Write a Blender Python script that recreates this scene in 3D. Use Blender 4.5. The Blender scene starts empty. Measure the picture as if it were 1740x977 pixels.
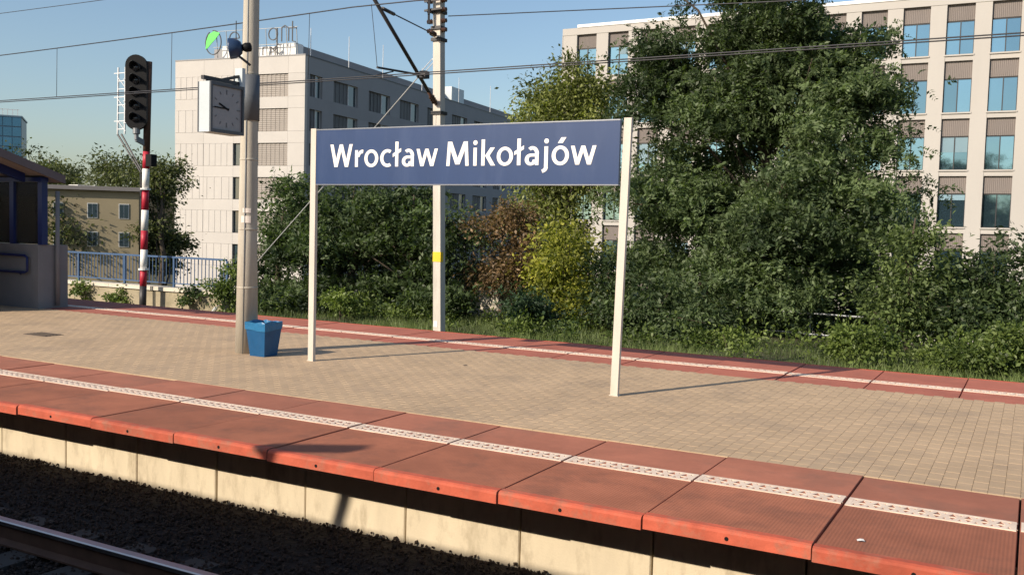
import bpy, math, random
import numpy as np
from mathutils import Vector, Matrix

# ------------------------------------------------------------------ camera, sky, sun, exposure
SC = bpy.context.scene
COL = SC.collection
CAM_H = 1.7
F_PX = 1621.8
RM = np.array([[0.87646625, 0.0523814, -0.47860537],
               [0.4807121, -0.03969926, 0.87597936],
               [0.02688475, -0.99783774, -0.05997543]])   # world axes seen from the camera
cd = bpy.data.cameras.new('camera')
cam = bpy.data.objects.new('camera', cd)
COL.objects.link(cam)
cd.sensor_width = 36.0
cd.lens = F_PX / 1740.0 * 36.0
cd.clip_start = 0.05
cd.clip_end = 5000
m4 = Matrix.Identity(4)
for r_ in range(3):
    m4[r_][0] = RM[r_][0]; m4[r_][1] = -RM[r_][1]; m4[r_][2] = -RM[r_][2]
m4[0][3], m4[1][3], m4[2][3] = 0, 0, CAM_H
cam.matrix_world = m4
SC.camera = cam

SUN_TO = Vector((-0.97, -2.21, 1.34)).normalized()
ELEV = math.asin(SUN_TO.z)
AZ = math.atan2(SUN_TO.x, SUN_TO.y)
world = bpy.data.worlds.new('World'); SC.world = world; world.use_nodes = True
wn = world.node_tree.nodes; wl = world.node_tree.links
sky = wn.new('ShaderNodeTexSky'); sky.sky_type = 'NISHITA'; sky.sun_disc = False
sky.sun_elevation = ELEV; sky.sun_rotation = AZ
sky.air_density = 1.15; sky.dust_density = 1.5; sky.ozone_density = 2.6; sky.altitude = 120
wn['Background'].inputs['Strength'].default_value = 0.118
wl.new(sky.outputs[0], wn['Background'].inputs['Color'])
sd = bpy.data.lights.new('sun', 'SUN'); sd.energy = 4.9; sd.angle = math.radians(0.55); sd.color = (1.0, 0.875, 0.715)
sun = bpy.data.objects.new('sun', sd); COL.objects.link(sun)
sun.rotation_euler = SUN_TO.to_track_quat('Z', 'Y').to_euler()
SC.view_settings.view_transform = 'Standard'; SC.view_settings.look = 'None'
SC.view_settings.exposure = 0.30; SC.view_settings.gamma = 1.0
SC.view_settings.use_curve_mapping = False
SC.cycles.max_bounces = 6; SC.cycles.diffuse_bounces = 3; SC.cycles.glossy_bounces = 3
SC.cycles.transmission_bounces = 4; SC.cycles.transparent_max_bounces = 8

rnd = random.Random(7)

def at(px, py, Y):
    """the point at depth Y that the photograph shows at pixel px, py"""
    d = RM @ np.array([px - 870.0, py - 488.5, F_PX])
    d = d * (Y / d[1])
    return Vector((d[0], d[1], d[2] + CAM_H))

# ------------------------------------------------------------------ materials
MATS = {}

def mat(name, col, rough=0.7, var=0.15, scale=3.0, bump=0.0, bscale=40.0, metal=0.0, rand=0.0,
        tint=0.0, stain=None, stain_amt=0.0, stain_scale=1.2, stretch=(1, 1, 1), spec=0.4, ribs=None, coat=0.0):
    m = bpy.data.materials.new(name); m.use_nodes = True
    n = m.node_tree.nodes; l = m.node_tree.links
    b = n['Principled BSDF']
    b.inputs['Roughness'].default_value = rough
    b.inputs['Metallic'].default_value = metal
    b.inputs['Specular IOR Level'].default_value = spec
    if coat: b.inputs['Coat Weight'].default_value = coat
    g = n.new('ShaderNodeNewGeometry')
    mp = n.new('ShaderNodeMapping'); mp.inputs['Scale'].default_value = stretch
    l.new(g.outputs['Position'], mp.inputs['Vector'])
    nz = n.new('ShaderNodeTexNoise'); nz.inputs['Scale'].default_value = scale
    nz.inputs['Detail'].default_value = 6; nz.inputs['Roughness'].default_value = 0.65
    l.new(mp.outputs[0], nz.inputs['Vector'])
    mr = n.new('ShaderNodeMapRange')
    mr.inputs['From Min'].default_value = 0.25; mr.inputs['From Max'].default_value = 0.75
    mr.inputs['To Min'].default_value = 1 - var; mr.inputs['To Max'].default_value = 1 + var
    l.new(nz.outputs['Fac'], mr.inputs['Value'])
    val = mr.outputs[0]
    def mul(a, bb):
        x = n.new('ShaderNodeMath'); x.operation = 'MULTIPLY'; l.new(a, x.inputs[0]); l.new(bb, x.inputs[1]); return x.outputs[0]
    if rand:
        oi = n.new('ShaderNodeObjectInfo'); r2 = n.new('ShaderNodeMapRange')
        r2.inputs['To Min'].default_value = 1 - rand; r2.inputs['To Max'].default_value = 1 + rand
        l.new(oi.outputs['Random'], r2.inputs['Value']); val = mul(val, r2.outputs[0])
    if tint:
        a = n.new('ShaderNodeAttribute'); a.attribute_name = 'tint'; r3 = n.new('ShaderNodeMapRange')
        r3.inputs['To Min'].default_value = 1 - tint; r3.inputs['To Max'].default_value = 1 + tint
        l.new(a.outputs['Fac'], r3.inputs['Value']); val = mul(val, r3.outputs[0])
    vm = n.new('ShaderNodeVectorMath'); vm.operation = 'SCALE'; vm.inputs[0].default_value = col[:3]
    l.new(val, vm.inputs['Scale'])
    out = vm.outputs[0]
    if stain:
        n2 = n.new('ShaderNodeTexNoise'); n2.inputs['Scale'].default_value = stain_scale; n2.inputs['Detail'].default_value = 8
        n2.inputs['Roughness'].default_value = 0.7
        l.new(mp.outputs[0], n2.inputs['Vector'])
        r4 = n.new('ShaderNodeMapRange'); r4.inputs['From Min'].default_value = 0.5; r4.inputs['From Max'].default_value = 0.72
        r4.inputs['To Max'].default_value = stain_amt
        l.new(n2.outputs['Fac'], r4.inputs['Value'])
        mx = n.new('ShaderNodeMix'); mx.data_type = 'RGBA'
        mx.inputs['B'].default_value = (*stain, 1)
        l.new(r4.outputs[0], mx.inputs[0]); l.new(out, mx.inputs[6]); out = mx.outputs[2]
        mx.inputs[7].default_value = (*stain, 1)
    l.new(out, b.inputs['Base Color'])
    if bump or ribs:
        bp = n.new('ShaderNodeBump'); bp.inputs['Strength'].default_value = 1.0
        bp.inputs['Distance'].default_value = bump if bump else 0.003
        if ribs:
            w = n.new('ShaderNodeTexWave'); w.wave_type = 'BANDS'; w.bands_direction = ribs[0]
            w.inputs['Scale'].default_value = ribs[1]; w.inputs['Distortion'].default_value = 0.0
            l.new(g.outputs['Position'], w.inputs['Vector'])
            l.new(w.outputs['Fac'], bp.inputs['Height'])
        else:
            n3 = n.new('ShaderNodeTexNoise'); n3.inputs['Scale'].default_value = bscale; n3.inputs['Detail'].default_value = 5
            l.new(g.outputs['Position'], n3.inputs['Vector'])
            l.new(n3.outputs['Fac'], bp.inputs['Height'])
        l.new(bp.outputs[0], b.inputs['Normal'])
    MATS[name] = m
    return m

def leafmat(name, col, col2, tint=0.35, trans=0.35):
    m = bpy.data.materials.new(name); m.use_nodes = True
    n = m.node_tree.nodes; l = m.node_tree.links
    n.remove(n['Principled BSDF']); o = n['Material Output']
    a = n.new('ShaderNodeAttribute'); a.attribute_name = 'tint'
    mx = n.new('ShaderNodeMix'); mx.data_type = 'RGBA'
    mx.inputs[6].default_value = (*[c * (1 - tint) for c in col], 1); mx.inputs[7].default_value = (*[c * (1 + tint) for c in col2], 1)
    l.new(a.outputs['Fac'], mx.inputs[0])
    d = n.new('ShaderNodeBsdfPrincipled'); d.inputs['Roughness'].default_value = 0.5
    d.inputs['Specular IOR Level'].default_value = 0.35
    t = n.new('ShaderNodeBsdfTranslucent')
    vm = n.new('ShaderNodeVectorMath'); vm.operation = 'MULTIPLY'; vm.inputs[1].default_value = (1.1, 1.25, 0.5)
    l.new(mx.outputs[2], d.inputs['Base Color']); l.new(mx.outputs[2], vm.inputs[0]); l.new(vm.outputs[0], t.inputs['Color'])
    s = n.new('ShaderNodeMixShader'); s.inputs[0].default_value = trans
    l.new(d.outputs[0], s.inputs[1]); l.new(t.outputs[0], s.inputs[2]); l.new(s.outputs[0], o.inputs['Surface'])
    MATS[name] = m
    return m

mat('slab_red', (0.315, 0.112, 0.062), 0.9, 0.24, 2.2, ribs=('X', 15.0), bump=0.0012, rand=0.12, stain=(0.15, 0.068, 0.046), stain_amt=0.75, stain_scale=1.9)
mat('slab_red_plain', (0.35, 0.130, 0.080), 0.9, 0.22, 2.0, bump=0.001, bscale=120, rand=0.10, stain=(0.19, 0.10, 0.07), stain_amt=0.7, stain_scale=1.4)
mat('slab_far', (0.40, 0.128, 0.085), 0.9, 0.18, 2.0, bump=0.001, bscale=120, rand=0.06, stain=(0.26, 0.10, 0.07), stain_amt=0.5, stain_scale=1.4)
mat('lip_red', (0.44, 0.092, 0.05), 0.8, 0.28, 5.0, bump=0.004, bscale=22, rand=0.12, stain=(0.30, 0.15, 0.10), stain_amt=0.85, stain_scale=6)
mat('tactile_white', (0.74, 0.60, 0.48), 0.7, 0.18, 5.0, stain=(0.45, 0.25, 0.18), stain_amt=0.5, stain_scale=4)
mat('paver', (0.445, 0.322, 0.205), 0.9, 0.14, 1.1, bump=0.001, bscale=150, tint=0.035, stain=(0.27, 0.205, 0.15), stain_amt=0.65, stain_scale=1.3)
mat('sand', (0.17, 0.125, 0.09), 0.95, 0.2, 8, bump=0.004, bscale=60)
mat('wall_panel', (0.60, 0.515, 0.375), 0.9, 0.12, 3.0, bump=0.0015, bscale=60, rand=0.05, stain=(0.30, 0.24, 0.16), stain_amt=0.85, stain_scale=2.4, stretch=(1.6, 1.6, 0.6))
mat('wall_core', (0.10, 0.09, 0.08), 0.95)
mat('ballast', (0.046, 0.031, 0.023), 0.95, 0.3, 9.0, tint=0.3)
mat('ballast_bed', (0.022, 0.017, 0.015), 0.95, 0.4, 12, bump=0.02, bscale=25)
mat('rail_rust', (0.10, 0.055, 0.035), 0.8, 0.3, 8)
mat('rail_head', (0.42, 0.40, 0.38), 0.28, 0.1, 6, metal=1.0)
mat('sleeper', (0.06, 0.052, 0.045), 0.9, 0.2, 5)
mat('concrete_pole', (0.45, 0.41, 0.34), 0.85, 0.14, 2.0, bump=0.002, bscale=70, stain=(0.28, 0.24, 0.19), stain_amt=0.55, stretch=(4, 4, 0.6), stain_scale=1.4)
mat('mast_concrete', (0.54, 0.50, 0.44), 0.85, 0.12, 2.5, bump=0.002, bscale=50, stain=(0.30, 0.27, 0.24), stain_amt=0.5, stretch=(4, 4, 0.5))
mat('cream_paint', (0.56, 0.505, 0.44), 0.55, 0.08, 3.0, stain=(0.45, 0.36, 0.24), stain_amt=0.35, stretch=(3, 3, 0.7), stain_scale=2)
mat('sign_blue', (0.018, 0.044, 0.125), 0.38, 0.07, 2.0, stain=(0.05, 0.08, 0.17), stain_amt=0.5, stretch=(2, 2, 0.6))
mat('sign_white', (0.84, 0.80, 0.76), 0.5, 0.04, 3.0)
mat('alu', (0.25, 0.26, 0.29), 0.35, 0.05, metal=0.8)
mat('bin_blue', (0.006, 0.078, 0.20), 0.42, 0.14, 8, bump=0.002, bscale=20, stain=(0.03, 0.09, 0.2), stain_amt=0.5, stain_scale=6)
mat('bag_blue', (0.02, 0.145, 0.31), 0.35, 0.15, 10, bump=0.012, bscale=14)
mat('dark_steel', (0.045, 0.043, 0.045), 0.5, 0.2, 6, metal=0.3)
mat('grey_steel', (0.22, 0.23, 0.24), 0.5, 0.15, 6, metal=0.6)
mat('sleeve_grey', (0.10, 0.11, 0.125), 0.6, 0.1)
mat('galv', (0.62, 0.63, 0.64), 0.45, 0.1, 6, metal=0.2)
mat('wire', (0.035, 0.035, 0.04), 0.5, 0.05)
mat('rope', (0.36, 0.36, 0.35), 0.5, 0.1)
mat('insulator', (0.10, 0.055, 0.04), 0.25, 0.1)
mat('yellow', (0.72, 0.50, 0.03), 0.6, 0.1)
mat('black_paint', (0.008, 0.008, 0.009), 0.6, 0.1, spec=0.15)
mat('visor_grey', (0.035, 0.037, 0.04), 0.5, 0.1)
mat('lens_dark', (0.02, 0.02, 0.022), 0.08, 0.05)
mat('red_paint', (0.42, 0.02, 0.04), 0.5, 0.12)
mat('white_paint', (0.78, 0.76, 0.72), 0.5, 0.08, stain=(0.5, 0.45, 0.38), stain_amt=0.3)
mat('clock_case', (0.50, 0.55, 0.57), 0.4, 0.06)
mat('clock_frame', (0.07, 0.075, 0.085), 0.45, 0.1)
mat('clock_dial', (0.27, 0.245, 0.25), 0.25, 0.10, 5)
mat('dial_mark', (0.13, 0.12, 0.125), 0.4, 0.1)
mat('horn_blue', (0.022, 0.045, 0.10), 0.35, 0.15, 6)
mat('rail_blue', (0.05, 0.10, 0.20), 0.5, 0.12, 4)
mat('shelter_blue', (0.008, 0.018, 0.10), 0.4, 0.1)
mat('shelter_wall', (0.20, 0.20, 0.205), 0.9, 0.10, 2, bump=0.001, bscale=80)
mat('roof_grey', (0.13, 0.11, 0.115), 0.7, 0.15, 2)
mat('soffit', (0.24, 0.21, 0.20), 0.8, 0.1, 2)
mat('coping', (0.62, 0.56, 0.46), 0.85, 0.12, 3, stain=(0.3, 0.27, 0.2), stain_amt=0.5)
mat('old_wall', (0.34, 0.29, 0.20), 0.95, 0.25, 2, bump=0.004, bscale=30, stain=(0.12, 0.12, 0.06), stain_amt=0.8, stain_scale=1.5)
mat('clad', (0.46, 0.435, 0.41), 0.8, 0.05, 0.6, rand=0.03)
mat('clad_grey', (0.27, 0.265, 0.27), 0.8, 0.06, 0.6, rand=0.04)
mat('clad_rib', (0.57, 0.50, 0.43), 0.8, 0.05, 0.6, ribs=('X', 1.1), bump=0.03)
mat('shutter', (0.265, 0.235, 0.21), 0.6, 0.06, 1.0, rand=0.06, ribs=('Z', 1.6), bump=0.02)
mat('louvre', (0.085, 0.083, 0.088), 0.5, 0.08, 1.0, rand=0.15, ribs=('Y', 1.2), bump=0.03)
mat('frame_dark', (0.03, 0.03, 0.033), 0.4, 0.05)
mat('frame_light', (0.5, 0.5, 0.49), 0.4, 0.05)
mat('glass_dark', (0.035, 0.055, 0.065), 0.06, 0.05, metal=0.0, spec=1.0)
mat('stone_white', (0.405, 0.382, 0.355), 0.75, 0.05, 0.5, rand=0.02, stain=(0.5, 0.44, 0.36), stain_amt=0.25, stain_scale=0.3, stretch=(1, 1, 0.3))
mat('spandrel', (0.165, 0.140, 0.128), 0.6, 0.06, 0.8, rand=0.08, ribs=('X', 3.0), bump=0.015)
mat('glass_blue', (0.15, 0.27, 0.36), 0.035, 0.05, 0.4, metal=0.9, rand=0.25)
mat('blind', (0.17, 0.26, 0.31), 0.25, 0.06, 1.0, rand=0.2)
mat('roof_white', (0.75, 0.74, 0.72), 0.6, 0.04)
mat('house_wall', (0.25, 0.21, 0.135), 0.9, 0.08, 0.4)
mat('house_roof', (0.16, 0.15, 0.15), 0.8, 0.08, 0.4)
mat('tower_glass', (0.06, 0.16, 0.26), 0.12, 0.05, 0.2, metal=0.5, rand=0.1)
mat('tower_frame', (0.10, 0.16, 0.22), 0.4, 0.05)
mat('emblem_green', (0.10, 0.62, 0.10), 0.45, 0.05)
def glassmat(name, tint, refl):
    m = bpy.data.materials.new(name); m.use_nodes = True
    n = m.node_tree.nodes; l = m.node_tree.links
    n.remove(n['Principled BSDF']); o = n['Material Output']
    t = n.new('ShaderNodeBsdfTransparent'); t.inputs[0].default_value = (*tint, 1)
    g = n.new('ShaderNodeBsdfGlossy'); g.inputs['Roughness'].default_value = 0.03
    f = n.new('ShaderNodeFresnel'); f.inputs['IOR'].default_value = 1.5
    a = n.new('ShaderNodeMath'); a.operation = 'ADD'; a.inputs[1].default_value = refl
    d = n.new('ShaderNodeBsdfDiffuse'); d.inputs[0].default_value = (0.35, 0.33, 0.28, 1)
    s1 = n.new('ShaderNodeMixShader'); s1.inputs[0].default_value = 0.11
    s = n.new('ShaderNodeMixShader')
    l.new(f.outputs[0], a.inputs[0]); l.new(a.outputs[0], s.inputs[0]); l.new(t.outputs[0], s1.inputs[1]); l.new(d.outputs[0], s1.inputs[2])
    l.new(s1.outputs[0], s.inputs[1]); l.new(g.outputs[0], s.inputs[2]); l.new(s.outputs[0], o.inputs['Surface'])
    MATS[name] = m
glassmat('shelter_glass', (0.92, 0.93, 0.90), 0.02)
mat('bark', (0.075, 0.058, 0.042), 0.95, 0.3, 6, bump=0.02, bscale=25)
mat('earth', (0.075, 0.07, 0.038), 0.95, 0.35, 1.2, bump=0.03, bscale=6, stain=(0.045, 0.07, 0.02), stain_amt=0.9, stain_scale=0.8)
mat('train_paint', (0.07, 0.075, 0.09), 0.35, 0.05)
mat('train_dark', (0.03, 0.03, 0.035), 0.3, 0.05)
mat('sticker', (0.75, 0.66, 0.58), 0.6, 0.1)
mat('iron', (0.085, 0.065, 0.05), 0.8, 0.2, 10)
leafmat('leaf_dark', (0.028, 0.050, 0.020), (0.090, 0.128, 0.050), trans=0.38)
leafmat('leaf_locust', (0.052, 0.084, 0.036), (0.132, 0.178, 0.078), trans=0.42)
leafmat('leaf_yellow', (0.13, 0.165, 0.030), (0.36, 0.355, 0.06), trans=0.42)
leafmat('leaf_young', (0.060, 0.092, 0.030), (0.14, 0.185, 0.062), trans=0.4)
leafmat('leaf_ivy', (0.105, 0.130, 0.038), (0.25, 0.275, 0.09), trans=0.42)
leafmat('leaf_red', (0.11, 0.080, 0.040), (0.23, 0.145, 0.072))
leafmat('leaf_bush', (0.065, 0.105, 0.024), (0.135, 0.180, 0.042))
leafmat('leaf_blue', (0.030, 0.055, 0.026), (0.050, 0.085, 0.040))
leafmat('grass_blade', (0.065, 0.105, 0.030), (0.15, 0.19, 0.065), trans=0.3)
leafmat('leaf_far', (0.060, 0.078, 0.030), (0.11, 0.125, 0.048))

# ------------------------------------------------------------------ mesh helpers
class MB:
    def __init__(self):
        self.v = []; self.f = []; self.m = []; self.mi = 0
    def quad(self, *pts):
        b = len(self.v); self.v += [tuple(p) for p in pts]; self.f.append(tuple(range(b, b + len(pts)))); self.m.append(self.mi); return self
    def box(self, x0, x1, y0, y1, z0, z1):
        b = len(self.v)
        self.v += [(x0, y0, z0), (x1, y0, z0), (x1, y1, z0), (x0, y1, z0), (x0, y0, z1), (x1, y0, z1), (x1, y1, z1), (x0, y1, z1)]
        for q in ((0, 3, 2, 1), (4, 5, 6, 7), (0, 1, 5, 4), (1, 2, 6, 5), (2, 3, 7, 6), (3, 0, 4, 7)):
            self.f.append(tuple(b + i for i in q)); self.m.append(self.mi)
        return self
    def bar(self, p, q, w, h=None, up=(0, 0, 1)):
        """a straight bar of rectangular section from p to q"""
        p = Vector(p); q = Vector(q); d = (q - p).normalized(); h = h or w
        s = d.cross(Vector(up))
        if s.length < 1e-4: s = d.cross(Vector((0, 1, 0)))
        s.normalize(); u = s.cross(d).normalized()
        b = len(self.v)
        for e in (p, q):
            for a, c in ((-1, -1), (1, -1), (1, 1), (-1, 1)):
                self.v.append(tuple(e + s * (a * w / 2) + u * (c * h / 2)))
        for fq in ((0, 3, 2, 1), (4, 5, 6, 7), (0, 1, 5, 4), (1, 2, 6, 5), (2, 3, 7, 6), (3, 0, 4, 7)):
            self.f.append(tuple(b + i for i in fq)); self.m.append(self.mi)
        return self
    def tube(self, pts, rad, n=8, cap=True):
        pts = [Vector(p) for p in pts]
        if not hasattr(rad, '__len__'): rad = [rad] * len(pts)
        b = len(self.v); k = len(pts)
        prev = None
        for i, p in enumerate(pts):
            d = (pts[min(i + 1, k - 1)] - pts[max(i - 1, 0)])
            d = d.normalized() if d.length > 1e-9 else Vector((0, 0, 1))
            if prev is None:
                s = d.cross(Vector((0, 0, 1)))
                if s.length < 0.05: s = d.cross(Vector((0, 1, 0)))
            else:
                s = prev - d * prev.dot(d)
                if s.length < 1e-4: s = d.cross(Vector((0, 1, 0)))
            s.normalize(); prev = s; u = d.cross(s)
            for j in range(n):
                a = 2 * math.pi * j / n
                self.v.append(tuple(p + (s * math.cos(a) + u * math.sin(a)) * rad[i]))
        for i in range(k - 1):
            for j in range(n):
                j2 = (j + 1) % n
                self.f.append((b + i * n + j, b + i * n + j2, b + (i + 1) * n + j2, b + (i + 1) * n + j)); self.m.append(self.mi)
        if cap:
            self.f.append(tuple(b + j for j in range(n))[::-1]); self.m.append(self.mi)
            self.f.append(tuple(b + (k - 1) * n + j for j in range(n))); self.m.append(self.mi)
        return self
    def lathe(self, prof, origin=(0, 0, 0), axis=(0, 0, 1), n=20):
        """prof: list of (radius, distance along axis)"""
        ax = Vector(axis).normalized(); o = Vector(origin)
        return self.tube([o + ax * d for r, d in prof], [max(r, 1e-4) for r, d in prof], n)
    def prism(self, poly, y0, y1, plane='XZ'):
        """extrude a polygon given in a plane along the third axis"""
        b = len(self.v); k = len(poly)
        for d in (y0, y1):
            for (a, c) in poly:
                self.v.append((a, d, c) if plane == 'XZ' else ((d, a, c) if plane == 'YZ' else (a, c, d)))
        self.f.append(tuple(range(b, b + k))); self.m.append(self.mi)
        self.f.append(tuple(range(b + k, b + 2 * k))[::-1]); self.m.append(self.mi)
        for i in range(k):
            j = (i + 1) % k
            self.f.append((b + j, b + i, b + k + i, b + k + j)); self.m.append(self.mi)
        return self
    def mesh(self, name, mats, smooth=False):
        me = bpy.data.meshes.new(name)
        me.from_pydata(self.v, [], self.f)
        for mm in (mats if isinstance(mats, (list, tuple)) else [mats]): me.materials.append(MATS[mm])
        if any(self.m): me.polygons.foreach_set('material_index', self.m)
        if smooth:
            me.polygons.foreach_set('use_smooth', [len(p.vertices) == 4 for p in me.polygons])
        me.update()
        return me
    def build(self, name, mats, parent=None, smooth=False):
        return link(name, self.mesh(name, mats, smooth), parent)

def link(name, me, parent=None, loc=None):
    o = bpy.data.objects.new(name, me); COL.objects.link(o)
    if parent is not None: o.parent = parent
    if loc is not None: o.location = loc
    return o

def tag(o, label=None, cat=None, group=None, kind=None):
    if label: o['label'] = label
    if cat: o['category'] = cat
    if group: o['group'] = group
    if kind: o['kind'] = kind
    return o

def empty(name, loc=(0, 0, 0), rz=0.0):
    o = bpy.data.objects.new(name, None); COL.objects.link(o); o.location = loc; o.rotation_euler = (0, 0, rz)
    o.empty_display_size = 0.2
    return o

def set_tint(me, arr):
    a = me.attributes.new('tint', 'FLOAT', 'FACE'); a.data.foreach_set('value', np.asarray(arr, dtype=np.float32))

def quads_mesh(name, V, tint, material):
    """V: (n, k, 3) array of n faces of k corners"""
    n, k = V.shape[0], V.shape[1]
    me = bpy.data.meshes.new(name)
    me.vertices.add(n * k); me.vertices.foreach_set('co', V.reshape(-1).astype(np.float32))
    me.loops.add(n * k); me.loops.foreach_set('vertex_index', np.arange(n * k, dtype=np.int32))
    me.polygons.add(n); me.polygons.foreach_set('loop_start', np.arange(0, n * k, k, dtype=np.int32))
    me.materials.append(MATS[material]); me.update(calc_edges=True)
    set_tint(me, tint)
    return me

# ------------------------------------------------------------------ ground, platform, tracks
EDGE, IN0, IN1, FAR = 5.37, 7.20, 11.45, 13.25
ground = MB()
prof = [(-700, -6.0), (-40, -6.0), (-30, -0.95), (18.2, -0.95), (19.2, -0.80), (25.5, -0.85), (34, -5.6), (1500, -5.8)]
xs = [-1600, -300, -120, -60, -40, -30, -20, -10, 0, 10, 30, 120, 600]
for (y0, z0), (y1, z1) in zip(prof, prof[1:]):
    for x0, x1 in zip(xs, xs[1:]):
        ground.quad((x0, y0, z0), (x1, y0, z0), (x1, y1, z1), (x0, y1, z1))
tag(ground.build('ground', 'earth'), kind='structure')

plat = MB()
plat.box(-60, 12, EDGE + 0.665, FAR - 0.665, -0.93, -0.102)
plat.box(-60, 12, IN0, IN1, -0.1019, -0.018)
platform = tag(plat.build('platform', ['sand']), kind='structure')

def slab_mesh(mats):
    # profile in local y (0 = track side edge) and z
    L = 1.83
    b = MB()
    pr = [(0.03, -0.092), (0.0, -0.084), (0.0, -0.022), (0.006, -0.008), (0.022, 0.0), (0.075, 0.001), (0.085, -0.003), (L - 0.004, -0.003), (L - 0.004, -0.092)]
    x0, x1 = 0.005, 0.995
    ins = 0.004
    for i in range(len(pr) - 1):
        (a, c), (d, e) = pr[i], pr[i + 1]
        b.mi = 1 if i < 6 else (0 if i == 6 else 2)
        if i == 6:
            # top: ribbed part up to the strip, plain part behind it
            b.quad((x0 + ins, a, c), (x1 - ins, a, c), (x1 - ins, 0.95, c), (x0 + ins, 0.95, c))
            b.mi = 2
            b.quad((x0 + ins, 0.95, c), (x1 - ins, 0.95, c), (x1 - ins, d, e), (x0 + ins, d, e))
        else:
            b.quad((x0, a, c), (x1, a, c), (x1, d, e), (x0, d, e))
    b.mi = 2
    b.quad(*[(x0, a, c) for a, c in pr]); b.quad(*[(x1, a, c) for a, c in pr[::-1]])
    # chamfer at the joints
    for xa, xb in ((x0, x0 + ins), (x1, x1 - ins)):
        b.quad((xa, 0.085, -0.008), (xb, 0.085, -0.003), (xb, L - 0.004, -0.003), (xa, L - 0.004, -0.008))
    return b.mesh('edge_slab', mats)

def strip_mesh():
    b = MB(); y0, y1 = 0.0, 0.20; x0, x1 = 0.012, 0.988
    b.box(x0, x1, y0, y0 + 0.026, -0.002, 0.0040); b.box(x0, x1, y1 - 0.026, y1, -0.002, 0.0040)
    b.box(x0, x0 + 0.03, y0 + 0.026, y1 - 0.026, -0.002, 0.0039); b.box(x1 - 0.03, x1, y0 + 0.026, y1 - 0.026, -0.002, 0.0039)
    n = 11; step = (x1 - x0) / n; t = 0.016
    def clip(p, q, z):
        # bar between the two border bars, cut horizontally at both ends
        b.mi = 0
        bb = len(b.v)
        for (x, y) in (p, q):
            b.v += [(x - t, y, -0.002), (x + t, y, -0.002), (x + t, y, z), (x - t, y, z)]
        for fq in ((0, 1, 5, 4), (1, 2, 6, 5), (2, 3, 7, 6), (3, 0, 4, 7)):
            b.f.append(tuple(bb + i for i in fq)); b.m.append(0)
    for i in range(n):
        xa = x0 + i * step
        ya, yb, ym = y0 + 0.026, y1 - 0.026, (y0 + y1) / 2
        clip((xa + 0.2 * step, ya), (xa + step * 0.9, yb), 0.0034)
        clip((xa + 0.9 * step, ya), (xa + step * 0.2, yb), 0.0030)
    b.box(x0 + 0.03, x1 - 0.03, 0.092, 0.108, -0.002, 0.0026)
    return b.mesh('tactile_strip', 'tactile_white')

SLAB, STRIP = slab_mesh(['slab_red', 'lip_red', 'slab_red_plain']), strip_mesh()
SLAB_FAR = slab_mesh(['slab_far', 'lip_red', 'slab_far'])
HOLE = MB().lathe([(0.013, -0.004), (0.013, 0.0015)], (0, 0, 0), (0, -1, 0), 8).mesh('lifting_hole', 'black_paint')
for side in (0, 1):
    for k in range(-46, 9):
        o = link('edge_slab', SLAB if side == 0 else SLAB_FAR, platform)
        dz, dy = rnd.uniform(-0.004, 0.004), rnd.uniform(-0.012, 0.012)
        if side == 0:
            o.location = (k, EDGE + dy, dz)
        else:
            o.location = (k + 1.0 + 0.35, FAR + dy, dz); o.rotation_euler = (0, 0, math.pi)
        s = link('tactile_strip', STRIP, o); s.location = (0, 0.97 - dy if side == 0 else 1.03, 0.0)
        if side == 0 and -30 < k:
            hmesh = link('lifting_hole', HOLE, o); hmesh.location = (0.5 + rnd.uniform(-0.05, 0.05), 0.0, -0.052)
        o.rotation_euler.x = rnd.uniform(-0.0012, 0.0012)

# retaining wall panels under the overhang
PW = 1.0
for side in (0, 1):
    yw = EDGE + 0.60 if side == 0 else FAR - 0.60
    for k in range(-40, 15):
        xa = -4.14 + k * PW
        if xa > 9 or xa < -40: continue
        b = MB(); e = 0.006; j = rnd.uniform(-0.006, 0.006)
        y0, y1 = (yw + j, yw + 0.058) if side == 0 else (yw + j, yw - 0.058)
        s = 1 if side == 0 else -1
        x0, x1, z0, z1 = xa + e, xa + PW - e, -0.93, -0.104
        b.quad((x0 + .008, y0, z0), (x1 - .008, y0, z0), (x1 - .008, y0, z1), (x0 + .008, y0, z1))
        b.quad((x0, y0 + s * .008, z0), (x0 + .008, y0, z0), (x0 + .008, y0, z1), (x0, y0 + s * .008, z1))
        b.quad((x1 - .008, y0, z0), (x1, y0 + s * .008, z0), (x1, y0 + s * .008, z1), (x1 - .008, y0, z1))
        b.quad((x0, y0 + s * .008, z0), (x0, y1, z0), (x0, y1, z1), (x0, y0 + s * .008, z1))
        b.quad((x1, y1, z0), (x1, y0 + s * .008, z0), (x1, y0 + s * .008, z1), (x1, y1, z1))
        b.build('wall_panel', 'wall_panel', platform)

# paving stones laid in staggered columns
def paver_faces(x0, x1, y0, y1, z):
    c, e, j = 0.0010, 0.0015, 0.0005
    x0 += j; x1 -= j; y0 += 0.0032; y1 -= 0.0032
    zb = z - 0.03; zc = z - 0.0045
    T = [(x0 + c, y0 + e, z), (x1 - c, y0 + e, z), (x1 - c, y1 - e, z), (x0 + c, y1 - e, z)]
    M_ = [(x0, y0, zc), (x1, y0, zc), (x1, y1, zc), (x0, y1, zc)]
    B_ = [(x0, y0, zb), (x1, y0, zb), (x1, y1, zb), (x0, y1, zb)]
    fs = [T]
    for i in range(4):
        k = (i + 1) % 4
        fs.append([M_[i], M_[k], T[k], T[i]]); fs.append([B_[i], B_[k], M_[k], M_[i]])
    return fs
PV = [quads_mesh('paver', np.array(paver_faces(0, 0.1, 0, 0.2, 0.0)), [t] * 9, 'paver') for t in (0.1, 0.3, 0.5, 0.65, 0.8, 0.95)]
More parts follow.
